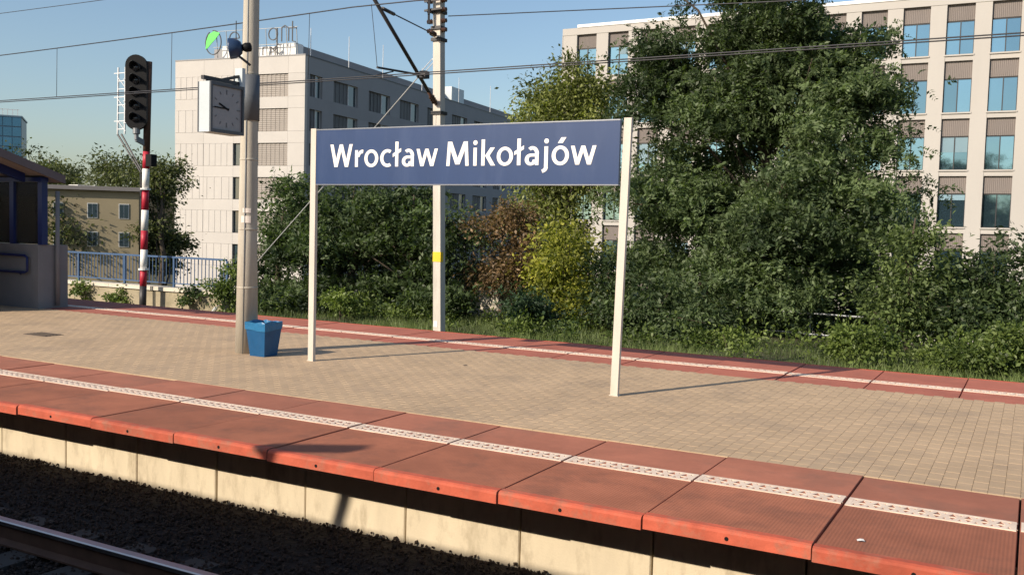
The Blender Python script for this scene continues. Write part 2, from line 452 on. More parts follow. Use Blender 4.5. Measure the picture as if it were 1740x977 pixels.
PVH = [quads_mesh('paver', np.array(paver_faces(0, 0.1, 0, 0.1, 0.0)), [t] * 9, 'paver') for t in (0.2, 0.5, 0.8)]
cells = []
PX0, PX1 = -26.0, 4.0
for i in range(int((PX1 - PX0) / 0.1 + .5)):
    x = PX0 + i * 0.1
    y = IN0 + 0.004
    if i % 2: cells.append((x, y, 0.1)); y += 0.1
    while y < IN1 - 0.05:
        ln = 0.2 if y + 0.2 <= IN1 + 0.003 else IN1 - y
        cells.append((x, y, ln)); y += 0.2
def visible(c):
    return -1.5 < c[0] / c[1] < 0.012
full = sorted([c for c in cells if abs(c[2] - 0.2) < 1e-6 and visible(c)], key=lambda c: c[0] ** 2 + c[1] ** 2)[:300]
near = set(full)
for c in full:
    link('paver', rnd.choice(PV), platform, (c[0], c[1], rnd.uniform(-0.0008, 0.0004)))
FV, FT = [], []
for c in cells:
    if c in near: continue
    t = rnd.random()
    FV += paver_faces(c[0], c[0] + 0.1, c[1], c[1] + c[2], rnd.uniform(-0.0008, 0.0004)); FT += [t] * 9
rest = link('paving', quads_mesh('paving', np.array(FV), FT, 'paver'), platform); rest['kind'] = 'stuff'
pv2 = MB().box(-60, PX0, IN0, IN1, -0.02, -0.001).build('paving_far', 'paver', platform)
# drain cover let into the paving
dc = MB(); dc.box(-12.85, -12.35, 8.72, 9.02, -0.02, 0.004)
dcov = tag(dc.build('drain_cover', 'iron'), 'dark iron drain cover set flush into the paving left of the concrete mast', 'drain cover')
for i in range(5):
    MB().box(-12.82, -12.38, 8.75 + i * 0.055, 8.775 + i * 0.055, 0.004, 0.010).build('rib', 'iron', dcov)

# tracks
def track(yc, x0, x1, name):
    bed = MB().prism([(yc - 2.0, -0.94), (yc + 2.0, -0.94), (yc + 1.65, -0.76), (yc - 1.65, -0.76)], x0, x1, 'YZ').build(name, 'ballast_bed')
    tag(bed, kind='structure')
    for s in (-1, 1):
        y = yc + s * 0.7525
        p = [(y - 0.07, -0.722), (y + 0.07, -0.722), (y + 0.07, -0.708), (y + 0.012, -0.69), (y + 0.012, -0.60), (y + 0.036, -0.585), (y - 0.036, -0.585), (y - 0.012, -0.60), (y - 0.012, -0.69), (y - 0.07, -0.708)]
        r = MB().prism(p, x0, x1, 'YZ').build('rail', 'rail_rust', bed)
        hp = [(y - 0.036, -0.584), (y + 0.036, -0.584), (y + 0.036, -0.558), (y + 0.028, -0.55), (y - 0.028, -0.55), (y - 0.036, -0.558)]
        MB().prism(hp, x0, x1, 'YZ').build('rail_head', 'rail_head', r)
    sm = MB().prism([(-1.3, -0.79), (1.3, -0.79), (1.28, -0.727), (-1.28, -0.727)], -0.13, 0.13, 'YZ').mesh('sleeper', 'sleeper')
    x = x0 + 0.3
    while x < x1:
        link('sleeper', sm, bed, (x, yc, 0)); x += 0.6
    return bed
track(3.60, -30, 8, 'railway_track')
track(15.0, -34, 10, 'railway_track')
track(-1.70, -40, 14, 'railway_track')

def stones(n, x0, x1, y0, y1, z, seed, smin=0.016, smax=0.034):
    r = np.random.default_rng(seed)
    octv = np.array([[1, 0, 0], [-1, 0, 0], [0, 1, 0], [0, -1, 0], [0, 0, 1], [0, 0, -1]], float)
    tri = np.array([[0, 2, 4], [2, 1, 4], [1, 3, 4], [3, 0, 4], [2, 0, 5], [1, 2, 5], [3, 1, 5], [0, 3, 5]])
    py_ = r.uniform(y0, y1, n)
    P = np.stack([r.uniform(x0, x1, n), py_, z + np.interp(py_, [4.35, 4.75, 5.96], [0.0, 0.01, 0.03]) + r.uniform(-0.012, 0.022, n)], 1)
    S = r.uniform(smin, smax, (n, 1, 1)) * r.uniform(0.65, 1.2, (n, 1, 3))
    q = r.normal(size=(n, 3, 3)); Q, _ = np.linalg.qr(q)
    V = octv[None] * S * r.uniform(0.75, 1.2, (n, 6, 1))
    V = np.einsum('nij,nkj->nki', Q, V) + P[:, None]
    F = V[:, tri].reshape(-1, 3, 3)
    return F, np.repeat(r.random(n), 8)
MB().prism([(4.5, -0.93), (4.5, -0.75), (4.75, -0.745), (5.96, -0.725), (5.96, -0.93)], -30, 8, 'YZ').build('ballast_shoulder', 'ballast_bed', platform)
SV, ST = stones(34000, -13.5, 0.5, 2.9, 5.96, -0.745, 3, 0.010, 0.021)
tag(link('ballast', quads_mesh('ballast', SV, ST, 'ballast')), 'dark crushed stone ballast between the rails and the platform wall', 'ballast', kind='stuff')

# ------------------------------------------------------------------ station name sign
SGY = 9.23
sign = tag(empty('station_name_sign', (-5.83, SGY, 0)), 'blue station nameboard with white lettering between two cream posts on platform', 'sign')
def spost(x, lean):
    b = MB(); w, d, t = 0.041, 0.024, 0.006
    for z0, z1 in ((0.0, 2.88),):
        pts0 = [(x - w, -d), (x + w, -d), (x + w, d), (x - w, d)]
        lo = [(a, c, z0) for a, c in pts0]; hi = [(a + lean, c, z1) for a, c in pts0]
        for i in range(4):
            k = (i + 1) % 4; b.quad(lo[i], lo[k], hi[k], hi[i])
        b.quad(*hi)
    return b.build('post', 'cream_paint', sign)
spost(-2.045, 0.0); spost(2.045, 0.055)
for x in (-2.045, 2.045):
    MB().box(x - 0.05, x + 0.05, -0.035, 0.035, 0.0, 0.008).build('base_plate', 'cream_paint', sign)
panel = MB().box(-1.992, 2.02, -0.030, 0.012, 2.20, 2.855).build('panel', 'sign_blue', sign)
MB().box(-1.992, 2.02, -0.034, 0.016, 2.8553, 2.868).build('trim', 'alu', panel)
MB().box(-1.992, 2.02, -0.034, 0.016, 2.187, 2.1997).build('trim', 'alu', panel)
for x in (-1.2, 0, 1.2):
    MB().box(x - 0.02, x + 0.02, 0.012, 0.05, 2.22, 2.84).build('stiffener', 'alu', sign)

class Glyph(MB):
    """letter strokes; every stroke sits a hair in front of the last one"""
    def __init__(self, ox, oz, sx, sz):
        super().__init__(); self.o = (ox, oz, sx, sz); self.k = 0
    def P(self, x, z): ox, oz, sx, sz = self.o; return (ox + x * sx, oz + z * sz)
    def poly(self, pts):
        self.k += 1; y = -0.0335 - 0.0005 * self.k
        q = [self.P(*p) for p in pts]
        self.prism(q, y, -0.031)
    def para(self, xa, za, xb, zb, w):
        self.poly([(xa, za), (xa + w, za), (xb + w, zb), (xb, zb)])
    def arc(self, cx, cz, rx, rz, a0, a1, tx, tz, n=22):
        pts_o, pts_i = [], []
        for i in range(n + 1):
            a = math.radians(a0 + (a1 - a0) * i / n)
            pts_o.append((cx + rx * math.cos(a), cz + rz * math.sin(a)))
            pts_i.append((cx + (rx - tx) * math.cos(a), cz + (rz - tz) * math.sin(a)))
        self.k += 1; y = -0.0335 - 0.0005 * self.k
        for i in range(n):
            q = [self.P(*p) for p in (pts_o[i], pts_o[i + 1], pts_i[i + 1], pts_i[i])]
            self.quad(*[(a, y, c) for a, c in q])
            for e in ((pts_o[i], pts_o[i + 1]), (pts_i[i], pts_i[i + 1])):
                (a, c), (a2, c2) = self.P(*e[0]), self.P(*e[1])
                self.quad((a, y, c), (a2, y, c2), (a2, -0.031, c2), (a, -0.031, c))
    def disc(self, cx, cz, r):
        self.poly([(cx + r * math.cos(i * math.pi / 8), cz + r * math.sin(i * math.pi / 8)) for i in range(16)])
CAP, XH, ASC, ST_ = 0.674, 0.492, 0.715, 0.105
def g_W(g):
    w = 0.117
    g.para(0.015, CAP, 0.175, 0, w); g.para(0.36, CAP, 0.175, 0, w); g.para(0.36, CAP, 0.56, 0, w); g.para(0.72, CAP, 0.56, 0, w)
def g_w(g):
    w = 0.105
    g.para(0.012, XH, 0.148, 0, w); g.para(0.305, XH, 0.148, 0, w); g.para(0.305, XH, 0.475, 0, w); g.para(0.615, XH, 0.475, 0, w)
def g_M(g):
    g.para(0.095, CAP, 0.055, 0, ST_); g.para(0.095, CAP, 0.345, 0.04, 0.135); g.para(0.60, CAP, 0.345, 0.04, 0.135); g.para(0.622, CAP, 0.665, 0, ST_)
def g_r(g):
    g.para(0.065, XH, 0.065, 0, ST_); g.arc(0.325, 0.27, 0.185, 0.232, 78, 172, 0.085, 0.105)
def g_o(g):
    g.arc(0.28, 0.246, 0.245, 0.258, 0, 360, 0.109, 0.090, 40)
def g_c(g):
    g.arc(0.285, 0.246, 0.25, 0.258, 57, 303, 0.109, 0.090, 34)
def g_l(g):
    g.para(0.085, ASC, 0.085, 0, ST_); g.poly([(0.0, 0.27), (0.285, 0.43), (0.285, 0.53), (0.0, 0.37)])
def g_a(g):
    g.para(0.33, 0.33, 0.33, 0, ST_); g.arc(0.252, 0.30, 0.19, 0.203, 0, 130, 0.112, 0.09)
    g.arc(0.205, 0.148, 0.172, 0.158, 80, 360, 0.112, 0.08, 30); g.poly([(0.205, 0.306), (0.205, 0.228), (0.335, 0.228), (0.335, 0.306)])
def g_i(g):
    g.para(0.07, XH, 0.07, 0, ST_); g.disc(0.126, 0.632, 0.066)
def g_k(g):
    g.para(0.065, ASC, 0.065, 0, ST_); g.para(0.345, XH, 0.165, 0.25, 0.135); g.para(0.175, 0.285, 0.36, 0, 0.135)
def g_j(g):
    g.para(0.09, XH, 0.09, -0.06, ST_); g.disc(0.146, 0.632, 0.066); g.arc(-0.005, -0.06, 0.207, 0.152, -75, 0, 0.112, 0.09, 12)
def g_oa(g):
    g_o(g); g.para(0.30, 0.72, 0.20, 0.57, 0.14)
WORD = [(g_W, 0.86), (g_r, 0.365), (g_o, 0.56), (g_c, 0.468), (g_l, 0.285), (g_a, 0.507), (g_w, 0.745), (None, 0.20), (g_M, 0.84), (g_i, 0.252),
        (g_k, 0.505), (g_o, 0.56), (g_l, 0.285), (g_a, 0.507), (g_j, 0.268), (g_oa, 0.56), (g_w, 0.745)]
TOT = sum(a for _, a in WORD)
TX0, TX1, TZ = -1.775, 1.775, 2.405
SX = (TX1 - TX0) / TOT; SZ = 0.272 / CAP
x = TX0
for fn, adv in WORD:
    if fn:
        g = Glyph(x, TZ, SX, SZ); fn(g); g.build('letter', 'sign_white', panel)
    x += adv * SX

# ------------------------------------------------------------------ round concrete mast, clock, loudspeaker, bin
rm = tag(empty('concrete_mast', (-9.03, 9.29, 0)), 'tall round tapering concrete mast standing on the platform beside the blue bin', 'mast')
MB().tube([(0, 0, -0.02), (0.0, 0, 1.5), (0.01, 0, 3.0), (0.025, 0, 4.6), (0.05, 0, 7.5), (0.06, 0, 10.0)], [0.148, 0.122, 0.109, 0.099, 0.086, 0.074], 28).build('shaft', 'concrete_pole', rm, smooth=True)
for z in (0.86, 1.62, 2.52, 3.62):
    r = float(np.interp(z, [0, 1.5, 3.0, 4.6], [0.148, 0.122, 0.109, 0.099]))
    MB().lathe([(r + 0.002, -0.012), (r + 0.0045, -0.008), (r + 0.0045, 0.008), (r + 0.002, 0.012)], (0.006 * z * 0.6, 0, z), (0, 0, 1), 28).build('band', 'concrete_pole', rm, smooth=True)
def sticker(z, a, w, h):
    b = MB(); r = float(np.interp(z, [0, 1.5, 3.0, 4.6], [0.148, 0.122, 0.109, 0.099])) + 0.003
    n = 5
    for i in range(n):
        a0 = a + w * (i / n - 0.5) / r; a1 = a + w * ((i + 1) / n - 0.5) / r
        b.quad(*[(r * math.cos(t) + 0.01, r * math.sin(t), zz) for t, zz in ((a0, z), (a1, z), (a1, z + h), (a0, z + h))])
    b.build('notice', 'sticker', rm)
sticker(1.70, -1.1, 0.13, 0.09); sticker(1.83, -1.0, 0.11, 0.06)
MB().tube([(0.06, -0.128, 0.0), (0.055, -0.112, 1.5), (0.055, -0.100, 3.0), (0.06, -0.092, 4.6), (0.07, -0.08, 9.0)], 0.009, 6).build('cable', 'grey_steel', rm, smooth=True)
# steel sleeve that carries the clock
MB().lathe([(0.119, 3.02), (0.119, 3.60)], (0.02, 0, 0), (0, 0, 1), 24).build('sleeve', 'sleeve_grey', rm, smooth=True)
clk = tag(empty('platform_clock', (-8.75, 8.62, 3.08)), 'square two-sided platform clock bracketed to the round concrete mast', 'clock')
W2, H2, D = 0.275, 0.30, 0.17
MB().box(-D, 0.0, -W2, W2, -H2, H2).build('case', 'clock_case', clk)
for sx_, xx in ((1, 0.0), (-1, -D)):
    fr = MB()
    e = 0.03
    xo0, xo1 = (0.001, 0.026) if sx_ > 0 else (-D - 0.026, -D - 0.001)
    fr.box(xo0, xo1, -W2, -W2 + e, -H2, H2); fr.box(xo0, xo1, W2 - e, W2, -H2, H2)
    fr.box(xo0, xo1, -W2 + e, W2 - e, -H2, -H2 + e * 1.3); fr.box(xo0, xo1, -W2 + e, W2 - e, H2 - e * 1.3, H2)
    fr.build('frame', 'clock_frame', clk)
    xd = 0.004 if sx_ > 0 else -D - 0.004
    dial = MB().box(min(xd, xd - sx_ * .002), max(xd, xd - sx_ * .002), -W2 + e, W2 - e, -H2 + e, H2 - e).build('dial', 'clock_dial', clk)
    for i in range(12):
        a = i * math.pi / 6
        tk = MB(); r0, r1 = (0.185, 0.222) if i % 3 else (0.17, 0.225)
        p = Vector((xd + sx_ * .003, sx_ * math.sin(a) * r0, math.cos(a) * r0)); q = Vector((xd + sx_ * .003, sx_ * math.sin(a) * r1, math.cos(a) * r1))
        tk.bar(p, q, 0.012 if i % 3 else 0.016, 0.002, up=(1, 0, 0)); tk.build('hour_mark', 'dial_mark', dial)
    for nm, ang, ln, w in (('hour_hand', math.radians(293), 0.135, 0.020), ('minute_hand', math.radians(271), 0.205, 0.014)):
        hb = MB(); off = sx_ * (.006 if nm[0] == 'h' else .010)
        dirv = Vector((0, sx_ * math.sin(ang), math.cos(ang)))
        hb.bar(Vector((xd + off, 0, 0)) - dirv * 0.035, Vector((xd + off, 0, 0)) + dirv * ln, w, 0.003, up=(1, 0, 0))
        hb.build(nm, 'black_paint', clk)
br = MB()
br.bar((-0.085, -W2 - 0.03, H2 + 0.045), (-0.085, 0.36, H2 + 0.045), 0.05, 0.045)
br.bar((-0.085, 0.02, H2 + 0.06), (-0.085, 0.36, H2 + 0.16), 0.035)
br.bar((-0.085, -W2 + 0.06, H2 - 0.005), (-0.085, -W2 + 0.06, H2 + 0.03), 0.04); br.bar((-0.085, W2 - 0.06, H2 - 0.005), (-0.085, W2 - 0.06, H2 + 0.03), 0.04)
br.build('bracket', 'dark_steel', clk)
MB().box(-0.14, -0.02, 0.28, 0.335, H2 - 0.12, H2 + 0.24).build('mounting_plate', 'clock_case', clk)

hs = tag(empty('loudspeaker', (-8.88, 8.86, 3.86)), 'round dark blue horn loudspeaker on the concrete mast above the clock', 'loudspeaker')
ax = Vector((-0.75, -0.55, -0.12)).normalized()
MB().lathe([(0.03, -0.11), (0.075, -0.095), (0.105, -0.06), (0.122, -0.015), (0.128, 0.035), (0.128, 0.05), (0.118, 0.05), (0.10, 0.0), (0.05, -0.04)], (0, 0, 0), ax, 28).build('horn', 'horn_blue', hs, smooth=True)
MB().lathe([(0.03, -0.22), (0.055, -0.21), (0.06, -0.15), (0.04, -0.11)], (0, 0, 0), ax, 16).build('driver', 'black_paint', hs, smooth=True)
MB().bar((0.06, 0.05, -0.10), (0.13, 0.16, -0.19), 0.025).bar((0.0, 0.0, -0.05), (0.06, 0.05, -0.10), 0.02).build('bracket', 'dark_steel', hs)
MB().lathe([(0.006, -0.17), (0.006, 0.22)], (0.02, 0.02, 0.12), (0, 0, 1), 6).build('rod', 'dark_steel', hs)

bn = tag(empty('litter_bin', (-8.66, 8.98, 0)), 'blue tapered litter bin with a bag liner at the foot of the concrete mast', 'bin')
bn.location = (-8.665, 9.22, 0); bn.rotation_euler = (0, 0, 0.02)
def frustum(b, a0, z0, a1, z1):
    for s in range(4):
        c = [(-1, -1), (1, -1), (1, 1), (-1, 1)]
        p, q = c[s], c[(s + 1) % 4]
        b.quad((p[0] * a0, p[1] * a0, z0), (q[0] * a0, q[1] * a0, z0), (q[0] * a1, q[1] * a1, z1), (p[0] * a1, p[1] * a1, z1))
b = MB(); frustum(b, 0.120, 0.0, 0.158, 0.365); frustum(b, 0.158, 0.365, 0.153, 0.37); frustum(b, 0.153, 0.38, 0.10, 0.03)
b.quad((-.10, -.10, .03), (.10, -.10, .03), (.10, .10, .03), (-.10, .10, .03)); b.build('bucket', 'bin_blue', bn)
b = MB()
def ring(a, z, am, n=24, ph=0.0):
    out = []
    for s in range(4):
        c = [(-1, -1), (1, -1), (1, 1), (-1, 1)]
        p, q = c[s], c[(s + 1) % 4]
        for i in range(n // 4):
            t = i / (n // 4); r = 1 + am * math.sin(7 * t + s * 2 + ph)
            out.append(((p[0] * (1 - t) + q[0] * t) * a * r, (p[1] * (1 - t) + q[1] * t) * a * r, z + am * 0.5 * math.sin(5 * t + 3 * s + ph)))
    return out
rs = [ring(0.164, 0.335, 0.02, ph=1), ring(0.167, 0.39, 0.015, ph=2), ring(0.169, 0.43, 0.02, ph=0.5), ring(0.162, 0.440, 0.03, ph=3), ring(0.155, 0.42, 0.03, ph=1.3), ring(0.135, 0.22, 0.05, ph=4)]
for r0, r1 in zip(rs, rs[1:]):
    for i in range(len(r0)):
        k = (i + 1) % len(r0); b.quad(r0[i], r0[k], r1[k], r1[i])
b.build('bag_liner', 'bag_blue', bn, smooth=True)

# ------------------------------------------------------------------ overhead line: mast, cantilever, wires
LM = Vector((-11.60, 17.9, -0.95))
lm = tag(empty('catenary_mast', LM), 'square pale concrete overhead-line mast with yellow band behind the nameboard', 'mast')
b = MB(); top = Vector((-0.26, 0, 9.6)); w0, d0, w1, d1 = 0.098, 0.10, 0.092, 0.095
lo = [(-w0, -d0, 0), (w0, -d0, 0), (w0, d0, 0), (-w0, d0, 0)]; hi = [(top.x - w1, -d1, top.z), (top.x + w1, -d1, top.z), (top.x + w1, d1, top.z), (top.x - w1, d1, top.z)]
for i in range(4):
    k = (i + 1) % 4; b.quad(lo[i], lo[k], hi[k], hi[i])
b.quad(*hi); b.build('shaft', 'mast_concrete', lm)
def mx(z): return -0.027 * z
z = 1.90
MB().box(mx(z) - 0.103, mx(z) + 0.103, -0.105, 0.0, z, z + 0.22).build('yellow_band', 'yellow', lm)
MB().box(mx(0.5) - 0.08, mx(0.5) + 0.02, -0.106, -0.096, 0.45, 0.58).build('number_plate', 'white_paint', lm)
for zz in (5.15, 6.75, 7.0, 7.35, 7.7):
    MB().box(mx(zz) - 0.13, mx(zz) + 0.13, -0.135, 0.135, zz, zz + 0.07).build('clamp', 'dark_steel', lm)
for k, zz in enumerate((6.98, 7.18, 7.42, 7.62)):
    b = MB()
    for s in (-1, 1):
        b.lathe([(0.03, 0), (0.06, 0.02), (0.03, 0.05), (0.06, 0.07), (0.03, 0.10), (0.05, 0.12)], (mx(zz) + s * 0.12, -0.08, zz), (s, 0, 0), 8)
    b.build('insulator_pair', 'insulator', lm)
b = MB()
for zz in (7.3, 7.5):
    b.bar((mx(zz) - 0.25, -0.2, zz + 0.1), (mx(zz) + 0.22, -0.2, zz + 0.12), 0.04).bar((mx(zz) - 0.1, -0.25, zz - 0.2), (mx(zz) - 0.12, -0.22, zz + 0.3), 0.05)
b.build('switch_gear', 'dark_steel', lm)

def wv(v): return Vector(v) - LM
ct = tag(empty('cantilever', LM), 'dark slanting steel cantilever arm holding the wires from the concrete mast', 'cantilever')
A = wv((-11.76, 17.80, 4.42)); B = wv((-11.36, 15.0, 6.02)); A1 = A + (B - A) * 0.14
MB().tube([A1, B + (B - A) * 0.02], 0.038, 10).build('arm', 'dark_steel', ct, smooth=True)
dA = (A1 - A).normalized()
MB().lathe([(0.035, 0.0), (0.035, 0.08), (0.07, 0.10), (0.04, 0.15), (0.07, 0.18), (0.04, 0.23), (0.07, 0.26), (0.04, 0.31), (0.04, (A1 - A).length)], A, dA, 12).build('insulator', 'insulator', ct, smooth=True)
T0 = wv((-11.79, 17.80, 5.92)); T1 = wv(at(650, 15, 15.25))
MB().tube([T0, T1], 0.014, 8).build('top_stay', 'dark_steel', ct)
dT = (T1 - T0).normalized()
MB().lathe([(0.03, 0.0), (0.06, 0.05), (0.035, 0.09), (0.065, 0.13), (0.035, 0.17), (0.06, 0.21), (0.02, 0.30)], T0 + dT * 0.05, dT, 12).build('insulator', 'insulator', ct, smooth=True)
MB().lathe([(0.035, 0), (0.035, 0.5)], T1 - dT * 0.5, dT, 10).build('stay_fitting', 'dark_steel', ct, smooth=True)
R0 = wv(at(722, 129, 16.9)); R1 = wv(at(641, 115, 15.05))
MB().tube([R0, R1], 0.022, 8).build('registration_arm', 'dark_steel', ct)
MB().tube([wv(at(668, 122, 15.6)), wv(at(640, 128, 15.0))], 0.014, 6).build('steady_arm', 'dark_steel', ct)
MB().tube([wv(at(631, 8, 15.0)), wv(at(636, 60, 15.0)), R1], 0.006, 6).build('hanger', 'wire', ct)
MB().box(R0.x - 0.07, R0.x + 0.07, R0.y - 0.1, R0.y + 0.07, R0.z - 0.06, R0.z + 0.09).build('pivot', 'dark_steel', ct)

def wire(name, pts, r, label, cat='wire', m='wire', group=None):
    p0 = Vector(pts[0])
    o = MB().tube([Vector(p) - p0 for p in pts], r, 6).build(name, m, None, smooth=True); o.location = p0
    return tag(o, label, cat, group)
def zmess(x): d = abs(x + 11.34); return 5.955 - 0.028 * d + 0.0006 * d * d
wire('messenger_wire', [(x, 15.0, zmess(x)) for x in np.linspace(-60, 26, 60)], 0.012, 'sagging messenger wire, the upper wire running across the sky')
cw = {}
for i, (yy, dz_) in enumerate(((14.96, 0.0), (15.04, -0.022))):
    cw[i] = wire('contact_wire', [(x, yy, 4.582 + dz_) for x in np.linspace(-60, 26, 12)], 0.011,
         ('nearer and upper of the two level contact wires below the messenger wire', 'farther and lower of the two level contact wires below the messenger wire')[i], group='twin contact wires')
for i, px in enumerate((97, 292, 525)):
    a = at(px, 100, 15.0).x
    wire('dropper', [(a, 15.0, zmess(a)), (a - 0.01, 15.0, 5.2), (a - 0.02, 15.0, 4.59)], 0.006,
         ('thin dropper wire hanging above the shelter at the far left', 'thin dropper wire hanging between the signal and the white office block', 'thin dropper wire hanging above the grey office wing right of the clock')[i])
for i, a in enumerate((-6.2, -3.4, 1.0)):
    pass
wire('anchor_wire', [tuple(at(762, 28, 17.9)), tuple(at(1300, 4, 17.6)), tuple(at(1740, -18, 17.3))], 0.011, 'thin anchor wire running right from the top of the square concrete mast')
wire('feeder_wire', [(x, 24.0, 9.75 + 0.0004 * (x + 30) ** 2) for x in np.linspace(-90, 10, 20)], 0.012, 'faint thin feeder wire crossing the top left of the sky')
# guy rope from the mast down to the left
G0, G1 = at(745, 92, 17.85), at(436, 445, 18.4)
gy = tag(empty('guy_rope', G0), 'pale steel guy rope slanting down left behind the nameboard from the square mast', 'guy rope')
gd = (G1 - G0)
MB().tube([(0, 0, 0), gd * 0.025], 0.03, 8).build('strap', 'galv', gy)
MB().tube([gd * 0.02 + Vector((-0.05, 0, 0)), gd * 0.075 + Vector((-0.05, 0, 0))], 0.009, 6).tube([gd * 0.02 + Vector((0.05, 0, -.02)), gd * 0.075 + Vector((0.05, 0, -.02))], 0.009, 6).build('turnbuckle', 'galv', gy)
MB().lathe([(0.04, 0), (0.08, 0.03), (0.08, 0.1), (0.04, 0.14)], gd * 0.08, gd, 10).build('insulator', 'dark_steel', gy, smooth=True)
MB().tube([gd * 0.07, gd * 0.5 + Vector((0, 0, -0.03)), gd * 1.28], 0.012, 6).build('rope', 'rope', gy)
MB().tube([gd * 1.27, gd * 1.29], 0.05, 6).build('anchor_eye', 'galv', gy)

# ------------------------------------------------------------------ light signal
SG = Vector((-21.93, 18.5, -0.95))
sg = tag(empty('railway_signal', SG), 'five-lamp black railway signal on a red and white striped post by the fence', 'signal')
zs = lambda py: at(245, py, 18.5).z - SG.z
def px_x(px, py): return at(px, py, 18.5).x - SG.x
bands = [(520, 486, 'dark_steel'), (486, 458, 'red_paint'), (458, 424, 'white_paint'), (424, 392, 'red_paint'), (392, 357, 'white_paint'), (357, 322, 'red_paint'), (322, 287, 'white_paint'), (287, 258, 'red_paint'), (258, 106, 'rail_rust')]
bands[0] = (540, 486, 'dark_steel')
for y0, y1, mm in bands:
    za, zb = max(0, zs(y0)), zs(y1)
    MB().tube([(0.03 * za, 0, za), (0.03 * zb, 0, zb)], 0.095, 16).build('post_section', mm, sg, smooth=True)
for py in (458, 322):
    MB().lathe([(0.14, -0.02), (0.14, 0.03)], (0.03 * zs(py), 0, zs(py)), (0, 0, 1), 14).build('collar', 'white_paint', sg)
fd = Vector((0.50, -0.87, 0)).normalized(); sd_ = Vector((0.87, 0.50, 0))       # the head faces along the line
hc = Vector((at(232, 160, 18.22).x - SG.x, -0.28, (zs(98) + zs(222)) / 2)); hh = (zs(98) - zs(222)) / 2 * 1.02; hw = 0.29
def stadium(hw, hh, n=12):
    p = []
    for i in range(n + 1):
        a = math.pi * i / n; p.append((hw * math.cos(a), hh - hw + hw * math.sin(a)))
    for i in range(n + 1):
        a = math.pi + math.pi * i / n; p.append((hw * math.cos(a), -hh + hw + hw * math.sin(a)))
    return p
b = MB(); pl = stadium(hw, hh)
fr_ = [hc + sd_ * a + Vector((0, 0, c)) + fd * 0.06 for a, c in pl]; bk_ = [hc + sd_ * a + Vector((0, 0, c)) - fd * 0.06 for a, c in pl]
b.quad(*fr_); b.quad(*bk_[::-1])
for i in range(len(pl)):
    k = (i + 1) % len(pl); b.quad(bk_[i], bk_[k], fr_[k], fr_[i])
head = b.build('head', 'black_paint', sg)
for i in range(5):
    c = hc + Vector((0, 0, hh - hw - 0.06 - i * (2 * hh - 2 * hw - 0.08) / 4)) + fd * 0.06
    b = MB(); n = 14; r = 0.135
    for k in range(n):
        a0 = math.radians(-20 + 220 * k / n); a1 = math.radians(-20 + 220 * (k + 1) / n)
        d0_ = 0.30 - 0.20 * abs((k) / n - 0.5) * 2; d1_ = 0.30 - 0.20 * abs((k + 1) / n - 0.5) * 2
        p = lambda a, d, rr: c + sd_ * (rr * math.cos(a)) + Vector((0, 0, rr * math.sin(a))) + fd * d
        b.quad(p(a0, 0, r), p(a1, 0, r), p(a1, d1_, r * 1.05), p(a0, d0_, r * 1.05))
        b.quad(p(a1, 0, r - .012), p(a0, 0, r - .012), p(a0, d0_, r * 1.05 - .012), p(a1, d1_, r * 1.05 - .012))
        b.quad(p(a0, d0_, r * 1.05), p(a1, d1_, r * 1.05), p(a1, d1_, r * 1.05 - .012), p(a0, d0_, r * 1.05 - .012))
    b.build('visor', 'visor_grey', head)
    MB().lathe([(0.105, 0.0), (0.10, 0.02), (0.06, 0.035), (0.0, 0.04)], c + fd * 0.002, fd, 16).build('lens', 'lens_dark', head, smooth=True)
nb = hc + Vector((0, 0, -hh))
MB().lathe([(0.10, 0.05), (0.10, -0.1), (0.06, -0.12), (0.06, -0.26)], nb, (0, 0, 1), 12).bar(nb + Vector((0, 0, -0.24)), Vector((0.13, 0, nb.z - 0.36)), 0.10, 0.14).build('head_bracket', 'grey_steel', sg)
MB().bar(hc + Vector((0, 0.06, hh * 0.75)), Vector((0.18, 0, hc.z + hh * 0.75)), 0.05).bar(hc + Vector((0, 0.06, -hh * 0.6)), Vector((0.15, 0, hc.z - hh * 0.6)), 0.05).build('head_arm', 'grey_steel', sg)
MB().box(0.22, 0.44, -0.10, 0.1, zs(283), zs(263)).build('junction_box', 'black_paint', sg)
# ladder with its rail cage at the left, dark lower legs
lx0, lx1 = at(200, 160, 18.75).x - SG.x, at(212, 160, 18.75).x - SG.x
b = MB()
for xx in (lx0, lx1):
    b.bar((xx, 0.25, zs(225)), (xx + 0.03, 0.25, zs(108)), 0.035)
b.build('ladder_rail', 'galv', sg)
for k in range(8):
    py = 118 + k * 14
    MB().bar((lx0 - (0.14 if k % 3 == 0 else 0), 0.25, zs(py)), (lx1, 0.25, zs(py)), 0.025).build('rung', 'galv', sg)
b = MB()
for k in range(3):
    py = 124 + k * 38
    b.bar((lx0, 0.24, zs(py)), (lx1 + 0.05, 0.24, zs(py + 20)), 0.02)
    b.bar((lx1, 0.2, zs(py + 6)), (0.05, 0, zs(py + 6)), 0.02)
b.build('brace', 'galv', sg)
for dx in (0, 0.16):
    MB().tube([(lx0 + dx, 0.25, zs(225)), (px_x(229, 292) + dx * 0.5, 0.2, zs(292)), (px_x(231, 500) + dx * 0.4, 0.2, 0)], 0.026, 6).build('ladder_leg', 'dark_steel', sg)

